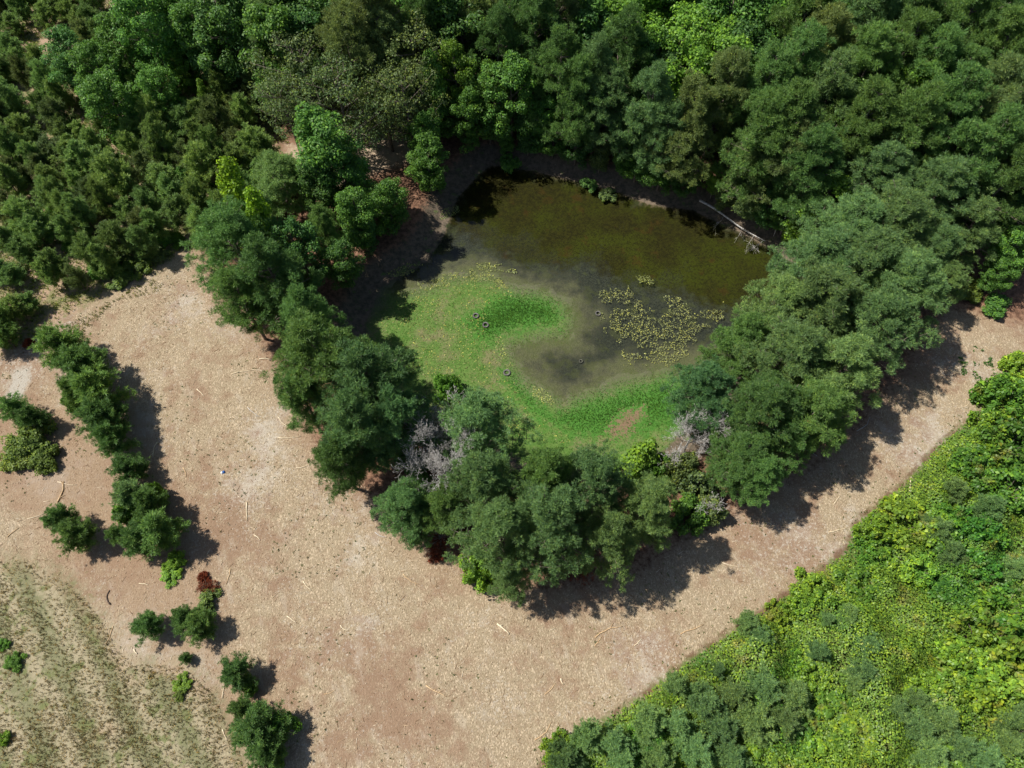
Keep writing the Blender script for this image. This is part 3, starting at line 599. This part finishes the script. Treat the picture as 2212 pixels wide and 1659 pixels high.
# ---- vine field lower right
VP=[(1455,1480,2.6,'b'),(1640,1378,2.6,'b'),(1615,1345,2.2,'b'),(1830,1330,2.2,'b'),(1785,1340,1.8,'b'),(1765,1410,2.4,'q'),(1870,1395,2.8,'b'),(1860,1455,2.6,'b'),(1840,1470,2.2,'b'),(2075,1210,1.6,'b'),
    (2130,1100,3.0,'q'),(2060,1060,2.8,'b'),(2020,1150,2.8,'b'),(2045,1195,2.6,'q'),(1995,1130,2.2,'b'),(1270,1590,3.0,'q'),(1330,1600,3.2,'b'),(1215,1640,2.8,'q'),(1400,1560,3.0,'b'),(1460,1570,3.2,'b'),
    (1520,1520,3.2,'b'),(1590,1500,3.2,'b'),(1650,1490,3.4,'b'),(1710,1510,3.4,'b'),(1560,1570,3.2,'b'),(1630,1560,3.4,'b'),(1690,1560,3.2,'b'),(1500,1620,3.2,'b'),(1420,1640,3.0,'q'),(1580,1640,3.2,'b'),
    (1930,1540,2.8,'b'),(1970,1570,3.2,'b'),(2030,1560,3.2,'b'),(2000,1620,3.2,'b'),(2070,1610,3.2,'b'),(2120,1640,3.0,'b'),(2200,1580,3.4,'q'),(2170,1610,3.0,'b'),(2190,1230,2.6,'b'),(1980,1510,1.8,'b'),
    (2060,1500,1.6,'b'),(1350,1640,2.8,'b'),(1550,1450,2.0,'q')]
for px,py,h,t in VP: young(px,py,h*1.1,1.08,'s' if t=='b' else 'b','young pines rising out of the vine field')
VM=[(2180,860,2.2,2.6,'w'),(2145,920,1.6,2.0,'v'),(2190,960,2.4,2.4,'w'),(2120,1010,2.0,1.8,'w'),(2190,1060,2.2,2.2,'w'),(2110,1150,2.2,2.0,'w'),(2040,1110,1.5,1.4,'w'),(1960,1135,2.3,1.9,'V'),(1895,1150,1.6,1.6,'v'),
    (2030,1140,1.9,1.8,'v'),(1990,1230,1.4,1.6,'v'),(1900,1215,1.4,1.3,'v'),(1860,1260,1.6,1.3,'w'),(1760,1270,1.5,1.4,'v'),(1745,1295,1.3,1.2,'v'),(2150,1390,3.0,2.6,'V'),(2080,1440,2.0,1.8,'v'),(2190,1440,2.4,2.2,'V'),
    (2100,1500,2.2,1.8,'V'),(1700,1590,2.0,1.4,'V'),(1800,1560,2.0,1.2,'v'),(1850,1600,2.0,1.3,'V'),(1760,1640,1.8,1.3,'V'),(1210,1620,1.2,1.4,'v'),(1400,1600,1.4,1.2,'w'),(1740,1455,1.6,1.0,'v'),(2190,1320,2.0,2.0,'w'),
    (2060,1300,2.0,1.3,'w'),(2130,1230,2.0,1.4,'w'),(2210,790,1.4,1.6,'V'),(1680,1330,1.2,1.0,'V'),(1860,1330,1.3,1.0,'v'),(1990,1400,1.6,1.0,'v'),(2000,1470,1.6,1.0,'v'),(2040,1640,1.6,1.4,'V'),(1650,1640,1.6,1.3,'v')]
for px,py,r,h,t in VM: shrub(px,py,r*1.12,h*1.4,t,'leafy mounds in the vine field',vine=True,name='leafy_mound')
# continuous vine carpet
def scatter(poly,n,g):
    P=np.array(poly); lo=P.min(0); hi=P.max(0); q=g.uniform(lo,hi,(int(n),2)); return q[sdf(poly,q[:,0],q[:,1])<0]
g=np.random.default_rng(99)
q=scatter(G_VINE,560000,g)
uv=np.array([view(a,b,0) for a,b in q[:1]])
c_,s_=math.cos(PITCH),math.sin(PITCH); dd=q[:,1]*c_+H*s_; uu=1106+FPX*q[:,0]/dd; vv=829.5-FPX*(q[:,1]*s_-H*c_)/dd
q=q[(uu<2420)&(vv<1850)]
def vine_h(x,y,q_edge): return (.22+2.3*vnoise(x,y,2.8,21)**1.6+.8*vnoise(x,y,1.1,22))*np.clip(-q_edge/1.6,.12,1)
e=sdf(G_VINE,q[:,0],q[:,1]); keep=g.random(len(q))<np.clip(.25-e,.1,1)*(.45+.75*vnoise(q[:,0],q[:,1],1.6,25)); q=q[keep]; e=e[keep]
hz=vine_h(q[:,0],q[:,1],e); z=hz*g.uniform(.7,1.05,len(q))
eps=.25; gxn=(vine_h(q[:,0]+eps,q[:,1],e)-hz)/eps; gyn=(vine_h(q[:,0],q[:,1]+eps,e)-hz)/eps
nr=np.stack([-gxn,-gyn,np.ones(len(q))],1)+g.normal(0,.42,(len(q),3)); nr[:,2]=np.abs(nr[:,2])+.2
V,Fv=leaves(np.stack([q[:,0],q[:,1],z],1),nr,.18,.14,g)
vc=obj('vine_carpet',mesh_np('vine_carpet',V,Fv,KUDZU)); vc.color=(.165,.295,.046,1)
tag(vc,'carpet of bright green climbing vines covering the ground at lower right','vines',kind='stuff')
print('vine leaves',len(q))
# ------------------------------------------------------------------ small ground stuff
def tufts(name,poly,n,L,W,nb,col,label,cat,dens=None,zoff=0.0,spread=.5,seed=1,mat=None):
    g=np.random.default_rng(seed); q=scatter(poly,n,g)
    if dens is not None: q=q[g.random(len(q))<dens(q[:,0],q[:,1])]
    P=np.stack([q[:,0],q[:,1],ground_z(q[:,0],q[:,1])+zoff],1)
    V,Ff=blades(P,np.tile([0,0,1.0],(len(P),1)),nb,spread,L,W,g)
    o=obj(name,mesh_np(name,V,Ff,mat or GRASSM)); o.color=(*col,1); tag(o,label,cat,kind='stuff'); return o
tufts('dry_grass',G_FIELD,30000,.20,.035,6,(.23,.215,.125),'dry straw coloured grass over the field at lower left','grass',lambda x,y:.25+.75*vnoise(x,y,2.5,31),seed=2)
tufts('green_grass',G_FIELD,15000,.17,.04,5,(.15,.17,.08),'green weeds growing in rows across the dry field','grass',
      lambda x,y:np.clip(.5+.5*np.sin((x*.8+y*.6)*2.1+vnoise(x,y,2.2,8)*3.5),0,1)*(vnoise(x,y,3.5,32)>.35),seed=3)
tufts('plantation_grass',G_PLANT,80000,.36,.06,6,(.13,.19,.05),'rough grass and weeds between the young plantation pines','grass',lambda x,y:(vnoise(x,y,4,33)>.36)*.8*(y<105)*(x>-75),seed=4)
tufts('moss_grass',G_MOSS,60000,.09,.03,4,(.072,.160,.030),'short green growth on the drying pond bed','grass',lambda x,y:(sdf(G_FLOOR,x,y)<.3)*.6,seed=5)
tufts('bright_moss_grass',G_B1,14000,.12,.035,4,(.062,.165,.030),'bright green growth on the middle of the pond bed','grass',lambda x,y:np.clip(-sdf(G_B1,x,y)/2.5,0,1),seed=6)
tufts('near_moss_grass',G_B2,16000,.12,.035,4,(.062,.165,.030),'bright green growth at the near end of the pond bed','grass',lambda x,y:np.clip(-sdf(G_B2,x,y)/2.0,0,1)*(sdf(G_SOIL,x,y)>0),seed=7)
CLR=gpoly([(0,780),(60,745),(200,660),(430,545),(560,720),(690,960),(900,1150),(1000,1230),(1180,1280),(1380,1240),(1600,1100),(1760,1010),(1960,800),(2060,660),(2140,690),(2230,720),(2230,770),(2125,850),
           (2050,940),(1850,1130),(1820,1195),(1470,1437),(1170,1655),(1150,1700),(450,1700),(440,1500),(280,1430),(150,1262),(0,1215)])
# wood chips
g=np.random.default_rng(77); q=scatter(CLR,90000,g); q=q[g.random(len(q))<(.25+.75*vnoise(q[:,0],q[:,1],3.5,41))]
n=len(q); a=g.uniform(0,math.pi,n); L=np.where(g.random(n)<.05,g.uniform(.25,.6,n),g.uniform(.04,.12,n))*.5; Wd=g.uniform(.008,.018,n)
u=np.stack([np.cos(a),np.sin(a),g.normal(0,.12,n)],1); s=np.stack([-np.sin(a),np.cos(a),np.zeros(n)],1)
P=np.stack([q[:,0],q[:,1],ground_z(q[:,0],q[:,1])+.022],1); up=np.array([0,0,1.0])
B=[P-u*L[:,None]-s*Wd[:,None],P+u*L[:,None]-s*Wd[:,None]*.6,P+u*L[:,None]+s*Wd[:,None]*.6,P-u*L[:,None]+s*Wd[:,None]]
T=[b+up*.014 for b in B]; V=np.stack(B+T,1).reshape(-1,3)
k8=np.arange(n)[:,None,None]*8; fq=np.array([[4,5,6,7],[0,1,5,4],[1,2,6,5],[2,3,7,6],[3,0,4,7]])[None]
def chip_mat():
    m=M('wood_chips'); r=m.n('ShaderNodeNewGeometry').outputs['Random Per Island']
    col=m.mix(m.ramp(r,.15,.8),(.24,.15,.085),(.50,.385,.25)); col=m.mix(m.ramp(r,.80,.95),col,(.74,.64,.48))
    return m.surf(m.n('ShaderNodeBsdfDiffuse',Color=col).outputs[0])
tag(obj('wood_chips',mesh_np('wood_chips',V,(k8+fq).reshape(-1,4),chip_mat())),'scattered pale wood chips and bark mulch over the clearing','wood chips',kind='stuff')
tufts('clearing_weeds',CLR,9000,.15,.05,7,(.07,.115,.035),'tiny green weed tufts dotted over the mulched clearing','weeds',lambda x,y:np.maximum((vnoise(x,y,3.2,51)>.66)*.8,(sdf(G_VINE,x,y)<.5+1.3*vnoise(x,y,1.1,55))*1.0),seed=8,spread=.8)
tufts('clearing_grass',gpoly([(300,615),(330,600),(350,612),(345,632),(310,640),(250,650),(160,740),(125,735),(150,700),(230,660)]),1100,.2,.05,6,(.13,.17,.06),'thin strip of grass along the upper edge of the clearing','grass',seed=9)
tufts('track_weeds',gpoly([(2070,760),(2110,745),(2140,770),(2150,830),(2110,850),(2070,800)]),900,.2,.08,8,(.055,.15,.035),'leafy green weeds on the right hand track','weeds',lambda x,y:(vnoise(x,y,.5,52)>.6)*.8,seed=10,spread=.9)
# floating leaves
def pads(name,poly,n,size,col,label,dens,seed,zup=.03,water=True):
    g=np.random.default_rng(seed); q=scatter(poly,n,g); q=q[g.random(len(q))<dens(q[:,0],q[:,1])]; m=len(q)
    z=np.maximum(ground_z(q[:,0],q[:,1]),WATER_Z)+g.uniform(.01,zup+.02,m); c=np.stack([q[:,0],q[:,1],z],1)
    nn=unit(np.stack([g.normal(0,.3,m),g.normal(0,.3,m),np.ones(m)],1)); a=g.uniform(0,6.283,m)
    u=np.stack([np.cos(a),np.sin(a),np.zeros(m)],1); u=unit(u-nn*np.sum(u*nn,1)[:,None]); v=np.cross(nn,u); sz=(size*g.uniform(.65,1.25,m))[:,None]
    ring=[(1,0),(.45,.42),(-.5,.42),(-.95,.12),(-.95,-.12),(-.5,-.42),(.45,-.42)]
    V=np.stack([c+(u*x+v*y)*sz*.5+nn*sz*.04*(abs(y)>.2) for x,y in ring],1).reshape(-1,3); Ff=np.arange(7*m).reshape(-1,7)
    o=obj(name,mesh_np(name,V,Ff,PADM)); o.color=(*col,1); tag(o,label,'water lilies',kind='stuff'); return o
OV_PADS=[(1283,650),(1300,615),(1330,598),(1352,610),(1372,640),(1420,655),(1450,625),(1485,628),(1500,655),(1560,640),(1580,700),(1530,720),(1500,780),(1450,800),(1395,808),(1330,785),(1345,750),(1310,722),(1275,690)]
G_PADS=gpoly(OV_PADS,WATER_Z)
pads('lily_pads',G_PADS,13500,.145,(.225,.25,.10),'large patch of yellow green floating leaves at the right of the pond',lambda x,y:(vnoise(x,y,1.6,67)*.5+vnoise(x,y,.6,68)*.5-.4*np.clip(1+sdf(G_PADS,x,y)/1.5,0,1)>.30)*.55*(vnoise(x,y,.9,64)>.28),11)
pads('moss_leaves',gpoly([(800,700),(870,640),(960,590),(1080,590),(1110,640),(1050,660),(1050,740),(1100,800),(1130,870),(1250,960),(1100,950),(900,800)],FLOOR_Z),10000,.15,(.24,.26,.09),
     'small yellowish leaves scattered over the left of the mossy pond bed',lambda x,y:.15+.8*vnoise(x,y,1.6,63)**2,12)
CLUMPS=[([(1372,595),(1398,592),(1415,605),(1410,616),(1380,610)],150,'.','starry cluster of floating leaves alone above the large lily patch'),
 ([(1030,568),(1070,566),(1115,580),(1118,592),(1075,585),(1055,590),(1030,580)],420,'.','cluster of floating leaves at the far tip of the moss'),
 ([(955,455),(990,440),(1000,452),(975,470),(950,478)],300,'.','cluster of floating leaves against the shaded left bank'),
 ([(835,592),(880,570),(915,572),(890,590),(850,600)],420,'.','line of floating leaves at the foot of the left bank'),
 ([(960,592),(1020,580),(1080,600),(1105,622),(1060,625),(1000,605),(950,605)],1100,'.','band of floating leaves along the upper edge of the moss'),
 ([(1068,722),(1082,722),(1098,775),(1115,790),(1095,798),(1070,750)],330,'.','narrow string of yellow leaves running down beside the tyre pair'),
 ([(1150,832),(1175,840),(1205,870),(1215,882),(1180,875),(1150,855)],420,'.','small patch of yellow leaves near the lower shallow pool'),
 ([(900,610),(960,600),(975,618),(910,628)],300,'.','thin line of yellow leaves at the left end of the moss')]
for i,(pl,n,_,l) in enumerate(CLUMPS):
    o=pads('lily_pad_cluster',gpoly(pl,FLOOR_Z),int(n*1.3),.17,(.22,.255,.095),l,lambda x,y:(vnoise(x,y,.7,71)>.35)*.9,20+i)
# ------------------------------------------------------------------ tyres
def tyre_mats():
    return rough_mat('old_tyre_rubber',(.07,.068,.065),(.17,.16,.15),3,.9,.1)
TY=tyre_mats()
def tyre_mesh(R=.33,r=.10,name='tyre'):
    prof=[(-.36*R*0+R*.56,-.07),(R*.72,-.10),(R*.93,-.098),(R*.995,-.07),(R,0),(R*.995,.07),(R*.93,.098),(R*.72,.10),(R*.56,.07),(R*.60,.02),(R*.60,-.02)]
    n=40; V=[];k=len(prof)
    for i in range(n):
        a=2*math.pi*i/n; gr=.985 if i%2 else 1.0
        for (rr,zz) in prof:
            q=rr*gr if rr>R*.98 else rr
            V.append((q*math.cos(a),q*math.sin(a),zz+.10))
    Ff=[(i*k+j,((i+1)%n)*k+j,((i+1)%n)*k+(j+1)%k,i*k+(j+1)%k) for i in range(n) for j in range(k)]
    return mesh_np(name,V,Ff,TY)
for (px,py,sc_,l,tl) in [(1028,684,1.0,'weathered grey tyre lying on moss, upper of the close pair',.02),(1049,704,1.0,'dark tyre lying on the moss, lower of the close pair',.08),
                      (1095,806,1.12,'muddy tyre half sunk in bright moss beside the lower pool',-.05),(1255,779,.62,'small sunken tyre ring alone in the dark shallow pool',0.0),(1292,676,.9,'faint tyre rim among the left edge of the large lily patch',.1)]:
    x,y,_=at(px,py,FLOOR_Z); t=obj('tyre',tyre_mesh(),None,(x,y,max(gz(x,y),WATER_Z-.12)-.02-(.06 if sc_==1.12 else 0))); t.scale=(sc_,sc_,sc_); t.rotation_euler=(tl,tl*.6,0)
    tag(t,l,'tyre','old tyres dumped in the pond')
# ------------------------------------------------------------------ small blue and white object: crumpled drinks can / cooler lid
def bucket():
    root=bpy.data.objects.new('litter_bag',None); C.objects.link(root); x,y,_=at(481,1020,.1); root.location=(x,y,gz(x,y)); root.rotation_euler=(0,0,.5)
    tag(root,'small blue and white scrap of litter on the mulch in the middle of the clearing','litter')
    wm=rough_mat('white_plastic',(.75,.78,.80),(.85,.86,.88),3,.4,.05); bm_=rough_mat('blue_plastic',(.02,.09,.35),(.03,.14,.45),3,.4,.05)
    g=np.random.default_rng(5)
    for nm,mt,ox in (('white_panel',wm,-.09),('blue_panel',bm_,.09)):
        V=[];m=9
        for i in range(m):
            for j in range(m):
                u=i/(m-1)-.5; v=j/(m-1)-.5
                V.append((ox+u*.20,v*.26+.03*math.sin(u*9),.02+.16*max(0,(1-4*u*u)*(1-4*v*v))**.5+g.normal(0,.008)))
        Ff=[(i*m+j,(i+1)*m+j,(i+1)*m+j+1,i*m+j+1) for i in range(m-1) for j in range(m-1)]
        obj(nm,mesh_np(nm,V,Ff,mt,True),root)
bucket()
# ------------------------------------------------------------------ dead bare trees
def dead_tree(px,py,h,seed,label,depth=5,L=2.6,r=.14,fr=.7,spread=.42,name='dead_tree',up=.3,lean=(0,0)):
    x,y,_=at(px,py,h*fr); g=np.random.default_rng(seed); root=bpy.data.objects.new(name,None); C.objects.link(root); root.location=(x,y,gz(x,y)); tag(root,label,'dead tree')
    tr=Tubes(6); t0=h*.42; top=np.array([lean[0],lean[1],t0]); tr.add([[0,0,-.1],top*.5+g.normal(0,.08,3),top],[r*1.25,r*1.1,r])
    obj('trunk',tr.mesh('trunk',GREYW),root); br=Tubes(4)
    for k in range(6):
        a=k*2.4+g.uniform(0,.6); bare_branches(br,top*(1-.09*k),unit(np.array([math.cos(a)*.6+lean[0]*.1,math.sin(a)*.6+lean[1]*.1,1.0-.09*k])),L*(h/10),r*.62,depth,g,spread,up,.014)
    obj('branches',br.mesh('branches',GREYW),root); return root
dead_tree(950,925,13,5,'tall bare silver grey dead tree among the pines at the lower left shore',depth=6,L=1.35,fr=.8,spread=.36,up=.5)
dead_tree(905,1075,6,6,'small bare grey tree leaning out beneath the tall silver dead tree',depth=3,L=2.4,r=.08,lean=(-.8,-.3),spread=.5)
dead_tree(1520,893,9,7,'bare grey dead tree in front of the bluish pine at the right shore',depth=5,L=1.6,r=.08,fr=.8)
dead_tree(1460,975,5.5,9,'thin bare pale saplings above the near end of the moss',depth=3,L=1.6,r=.035)
dead_tree(1700,450,5,10,'thin bare grey tree on the bank above the fallen log',depth=2,L=1.8,r=.04)
dead_tree(575,20,15,12,'pale bare snag standing in the dark woods at the top',depth=2,L=1.6,r=.12,fr=.6,spread=.3)
dead_tree(1535,1085,4,13,'small grey twiggy dead sapling beside the track shadow',depth=3,L=2.0,r=.05)
# ---- fallen log with its branches on the far right bank
def fallen():
    a=np.array(at(1512,432,-.55)); b=np.array(at(1652,523,-.75)); a[2]=gz(a[0],a[1])+.35; b[2]=gz(b[0],b[1])+.55
    root=bpy.data.objects.new('fallen_tree',None); C.objects.link(root); root.location=tuple(a); tag(root,'long grey fallen tree trunk lying along the far right bank of the pond','fallen tree')
    tr=Tubes(6); n=9; pts=[(b-a)*t+np.array([0,0,.15*math.sin(t*7)]) for t in np.linspace(0,1,n)]
    tr.add(pts,np.linspace(.15,.04,n)); obj('trunk',tr.mesh('trunk',GREYW),root); g=np.random.default_rng(3)
    side=unit(np.cross(b-a,[0,0,1.0]))*1.0
    if side[1]>0: side=-side
    for f in (.38,.66,.84,.97):
        br=Tubes(4); p=(b-a)*f; bare_branches(br,p,unit(side+unit(b-a)*g.uniform(.0,.8)+[0,0,-.12]),1.2*g.uniform(.6,1.3),.022,3,g,.4,-.2,.012)
        obj('branch',br.mesh('branch',GREYW),root)
fallen()
# ---- red brown dead brush
def dead_brush(px,py,r,label,seed,sticks=True):
    x,y,_=at(px,py,.4); g=np.random.default_rng(seed); root=bpy.data.objects.new('dead_brush',None); C.objects.link(root); root.location=(x,y,gz(x,y)); tag(root,label,'brush')
    n=70; d=unit(g.normal(0,1,(n,3))*[1,1,.35]+[0,0,.35]); tb=Tubes(4)
    for k in range(26): tb.add([[0,0,.1],d[k]*r*.6+[0,0,.1],d[k]*r*g.uniform(.8,1.3)],[.025,.015,.008])
    obj('twigs',tb.mesh('twigs',GREYW if sticks else DARKW),root)
    P=d[g.integers(0,n,260)]*r*g.uniform(.2,1.0,(260,1))+[0,0,.1]; V,Ff=blades(P,unit(P),8,.7,.25,.03,g)
    o=obj('needles',mesh_np('needles',V,Ff,RUST),root); o.color=(.19,.055,.028,1)
dead_brush(953,1160,1.35,'uprooted dead pine top with rusty needles at the near left corner of the ring',1)
dead_brush(940,1195,.8,'small heap of rust red needles below the uprooted pine top',4,False)
dead_brush(447,1272,.85,'rust red dead brush heap right of the lime green vines',2,False)
dead_brush(437,1245,.4,'small rusty twig heap just above the larger rust red heap',3,False)
dead_brush(1255,1230,1.4,'dark rusty brush pile in the shade under the near pines',6,False)
dead_brush(1000,1120,1.2,'dark brown brush between trunks behind the uprooted pine top',8,False)
dead_brush(60,740,.5,'small rusty brush at the plantation edge',9,False)
# ------------------------------------------------------------------ sticks and split branches on the mulch: (x0,y0,x1,y1,material,thickness)
ST=[(124,1085,138,1040,'t',.07,'long split brown branch lying below the yellowish thicket'),(125,1040,165,1048,'p',.03,'thin pale stick crossing the top of the split brown branch'),
(1073,1348,1100,1370,'p',.075,'thick pale stripped plank on the clearing left of the near shadow'),(1285,1376,1345,1352,'t',.05,'long tan pole at the edge of the near shadow'),
(1965,1064,1969,1030,'p',.06,'white curved branch at the edge of the vine field'),(532,1085,534,1125,'p',.05,'upright pale forked stick in the middle of the clearing'),
(548,1155,562,1167,'p',.04,'short pale stick right of the upright forked one'),(498,1228,488,1262,'t',.04,'bent tan stick below the upright forked one'),
(238,1305,236,1275,'d',.06,'dark bent branch on the mulch left of the lime vines'),(243,1352,228,1390,'t',.035,'thin tan stick left of the lower young pine pair'),
(480,1508,484,1480,'p',.045,'pale stick at the left foot of a small pine'),(480,1575,490,1600,'w',.04,'forked white branch left of the lowest young pine'),
(289,1402,296,1412,'p',.06,'short white chunk left of the lower pine pair'),(500,808,575,805,'w',.04,'long whitish stick lying below the left ring pines'),
(600,945,650,942,'w',.035,'thin white stick at the foot of the tall left pine'),(560,775,590,778,'w',.05,'white splintered stick near the slanting trunk'),
(600,900,625,925,'w',.035,'diagonal white stick below the slanting trunk'),(700,905,740,890,'t',.03,'thin tan stick right of the diagonal white one'),
(640,1010,660,1008,'w',.04,'short white stick in the upper middle clearing'),(705,1030,715,1045,'p',.035,'short pale stick near the ring edge'),
(1370,1395,1385,1380,'p',.04,'pale splinter right of the thick plank'),(1285,1395,1300,1375,'t',.04,'tan splinter below the near shadow'),
(1155,1598,1190,1560,'t',.04,'long tan stick near the bottom edge left of the vines'),(1177,1500,1200,1475,'t',.035,'curved tan stick in the lower middle clearing'),
(920,1480,965,1505,'t',.04,'tan stick lying in the lower clearing'),(1212,1465,1218,1478,'p',.06,'fat white chunk in the lower clearing'),
(1470,1370,1520,1350,'t',.045,'tan pole near the vine edge right of the shadow'),(1850,930,1880,900,'w',.03,'thin grey stick crossing the far end of the long shadow'),
(1735,965,1765,985,'w',.03,'thin pale stick near the middle of the long shadow'),(1800,1090,1815,1070,'p',.035,'pale stick at the shadow edge on the right track'),
(1900,1100,1950,1095,'t',.035,'thin brown stick at the vine edge of the right track'),(1790,1150,1830,1140,'w',.04,'curved white stick near the right track bend'),
(425,840,440,855,'p',.045,'pale stick between the ring and the row of young pines'),(340,955,330,985,'p',.05,'pale stick right of the long pine row'),
(395,1010,402,1030,'t',.04,'short tan stick right of the long pine row'),(300,1260,320,1263,'p',.035,'short pale stick left of the lime vines'),
(15,1160,40,1140,'t',.04,'tan stick at the left edge below the thicket'),(60,1120,95,1108,'p',.035,'long thin pale stick near the left edge'),
(735,1350,752,1362,'p',.035,'short pale stick in the middle of the clearing bottom half'),(655,1255,672,1275,'p',.04,'pale splinter right of the bent tan stick'),
(870,1240,905,1262,'t',.03,'thin tan stick in the open clearing below the ring'),(810,1150,835,1160,'w',.03,'short white stick just below the left ring pines'),
(620,1330,640,1345,'p',.04,'pale chunk in the lower clearing right of the pine pair'),(700,1500,725,1490,'t',.03,'thin tan stick between the lower pines and the bottom middle'),
(535,880,560,900,'w',.03,'slim white stick in the upper clearing below two others'),(160,620,185,612,'t',.03,'thin stick at the plantation edge'),
(1560,1215,1600,1225,'p',.03,'thin pale stick on the bright track patch'),(2070,880,2095,870,'p',.03,'small pale stick on the upper right track')]
def stick(x0,y0,x1,y1,mt,th,label,seed):
    a=np.array(at(x0,y0,.05)); b=np.array(at(x1,y1,.05)); g=np.random.default_rng(seed); tb=Tubes(6); d=b-a; L=np.linalg.norm(d[:2])
    s=np.array([-d[1],d[0],0])/(L+1e-6); n=6; pts=[]
    bend=g.normal(0,.07)*L
    for t in np.linspace(0,1,n):
        p=d*t+s*bend*math.sin(t*math.pi)+s*g.normal(0,.012*L); q=a+p; p[2]=gz(q[0],q[1])+th*.8-a[2]; pts.append(p)
    tb.add(pts,np.linspace(th,th*.55,n))
    if L>.8:
        for k in range(g.integers(0,3)):
            i=g.integers(1,n-1); e=pts[i]+unit(d*g.uniform(.3,1)+s*L*g.choice([-1,1])*.6)*L*g.uniform(.12,.28); e[2]=pts[i][2]+.03; tb.add([pts[i],(pts[i]+e)/2,e],[th*.5,th*.4,th*.25])
    o=obj('fallen_branch',tb.mesh('fallen_branch',{'p':PALEW,'t':TANW,'w':GREYW if th<.035 else PALEW,'d':DARKW}[mt]),None,tuple(a)); tag(o,label,'branch')
for i,sx in enumerate(ST): stick(*sx[:5],sx[5]*1.12,sx[6],i+100)
# ------------------------------------------------------------------ labels that single out the trees of each group
look={'P':{'p':'fresh green','s':'pale bluish green','g':'dark green','b':'bluish green','o':'olive green','q':'deep bluish green','y':'mid green','k':'grey green'},
      'D':{'m':'mid green','d':'dark green','l':'light green','L':'yellow lime','k':'grey green','w':'green','v':'lime green','n':'yellowish','V':'yellow lime'}}
PHR={'low broadleaf trees along the far bank of the pond':'along the far pond bank','mature pines along the left side of the pond':'along the left shore','mature pines at the near end of the pond':'along the near shore',
 'mature pines along the right side of the pond':'along the right shore','pines in the woods':'of the woods','broadleaf trees in the woods':'of the woods',
 'open crowned oaks left of the pond':'left of the pond','young pines standing in the mulched clearing':'in the mulched clearing',
 'young pines rising out of the vine field':'in the vine field','leafy mounds in the vine field':'of vine field mounds','brush among the plantation pines':'among the plantation pines',
 'brush along the plantation edge':'along the plantation edge','young pines in the plantation':'of the plantation'}
bands={}
for r,k,t in REG:
    if 'label' in r: continue
    gname=r['group']; v=view(r.location.x,r.location.y,r.location.z+2)[1]
    bands.setdefault(gname,[]).append((r,k,t,v))
for gname,L in bands.items():
    L.sort(key=lambda q:-q[3]); nb=max(1,round(len(L)/14)) if len(L)>14 else 1; size=math.ceil(len(L)/nb)
    for bi in range(nb):
        row=sorted(L[bi*size:(bi+1)*size],key=lambda q:view(q[0].location.x,q[0].location.y,q[0].location.z+2)[0])
        for j,(r,k,t,_) in enumerate(row):
            colr=look['P'].get(t) or look['D'].get(t) or 'green'
            if k in 'DS': colr=look['D'].get(t,colr)
            kindw={'P':'pine','D':'broadleaf tree','O':'oak','Y':'young pine','S':'bush'}[k]
            rowp='' if nb==1 else f', {"nearest row" if bi==0 else "farthest row" if bi==nb-1 else ordw(bi+1)+" row back"}'
            r['label']=f'{colr} {kindw}, {ordw(j+1)} from left{rowp} {PHR[gname]}'
for r,k,t in REG:
    if '_row' in r: del r['_row']
print('plants',len(REG),'plantation',len(PL))
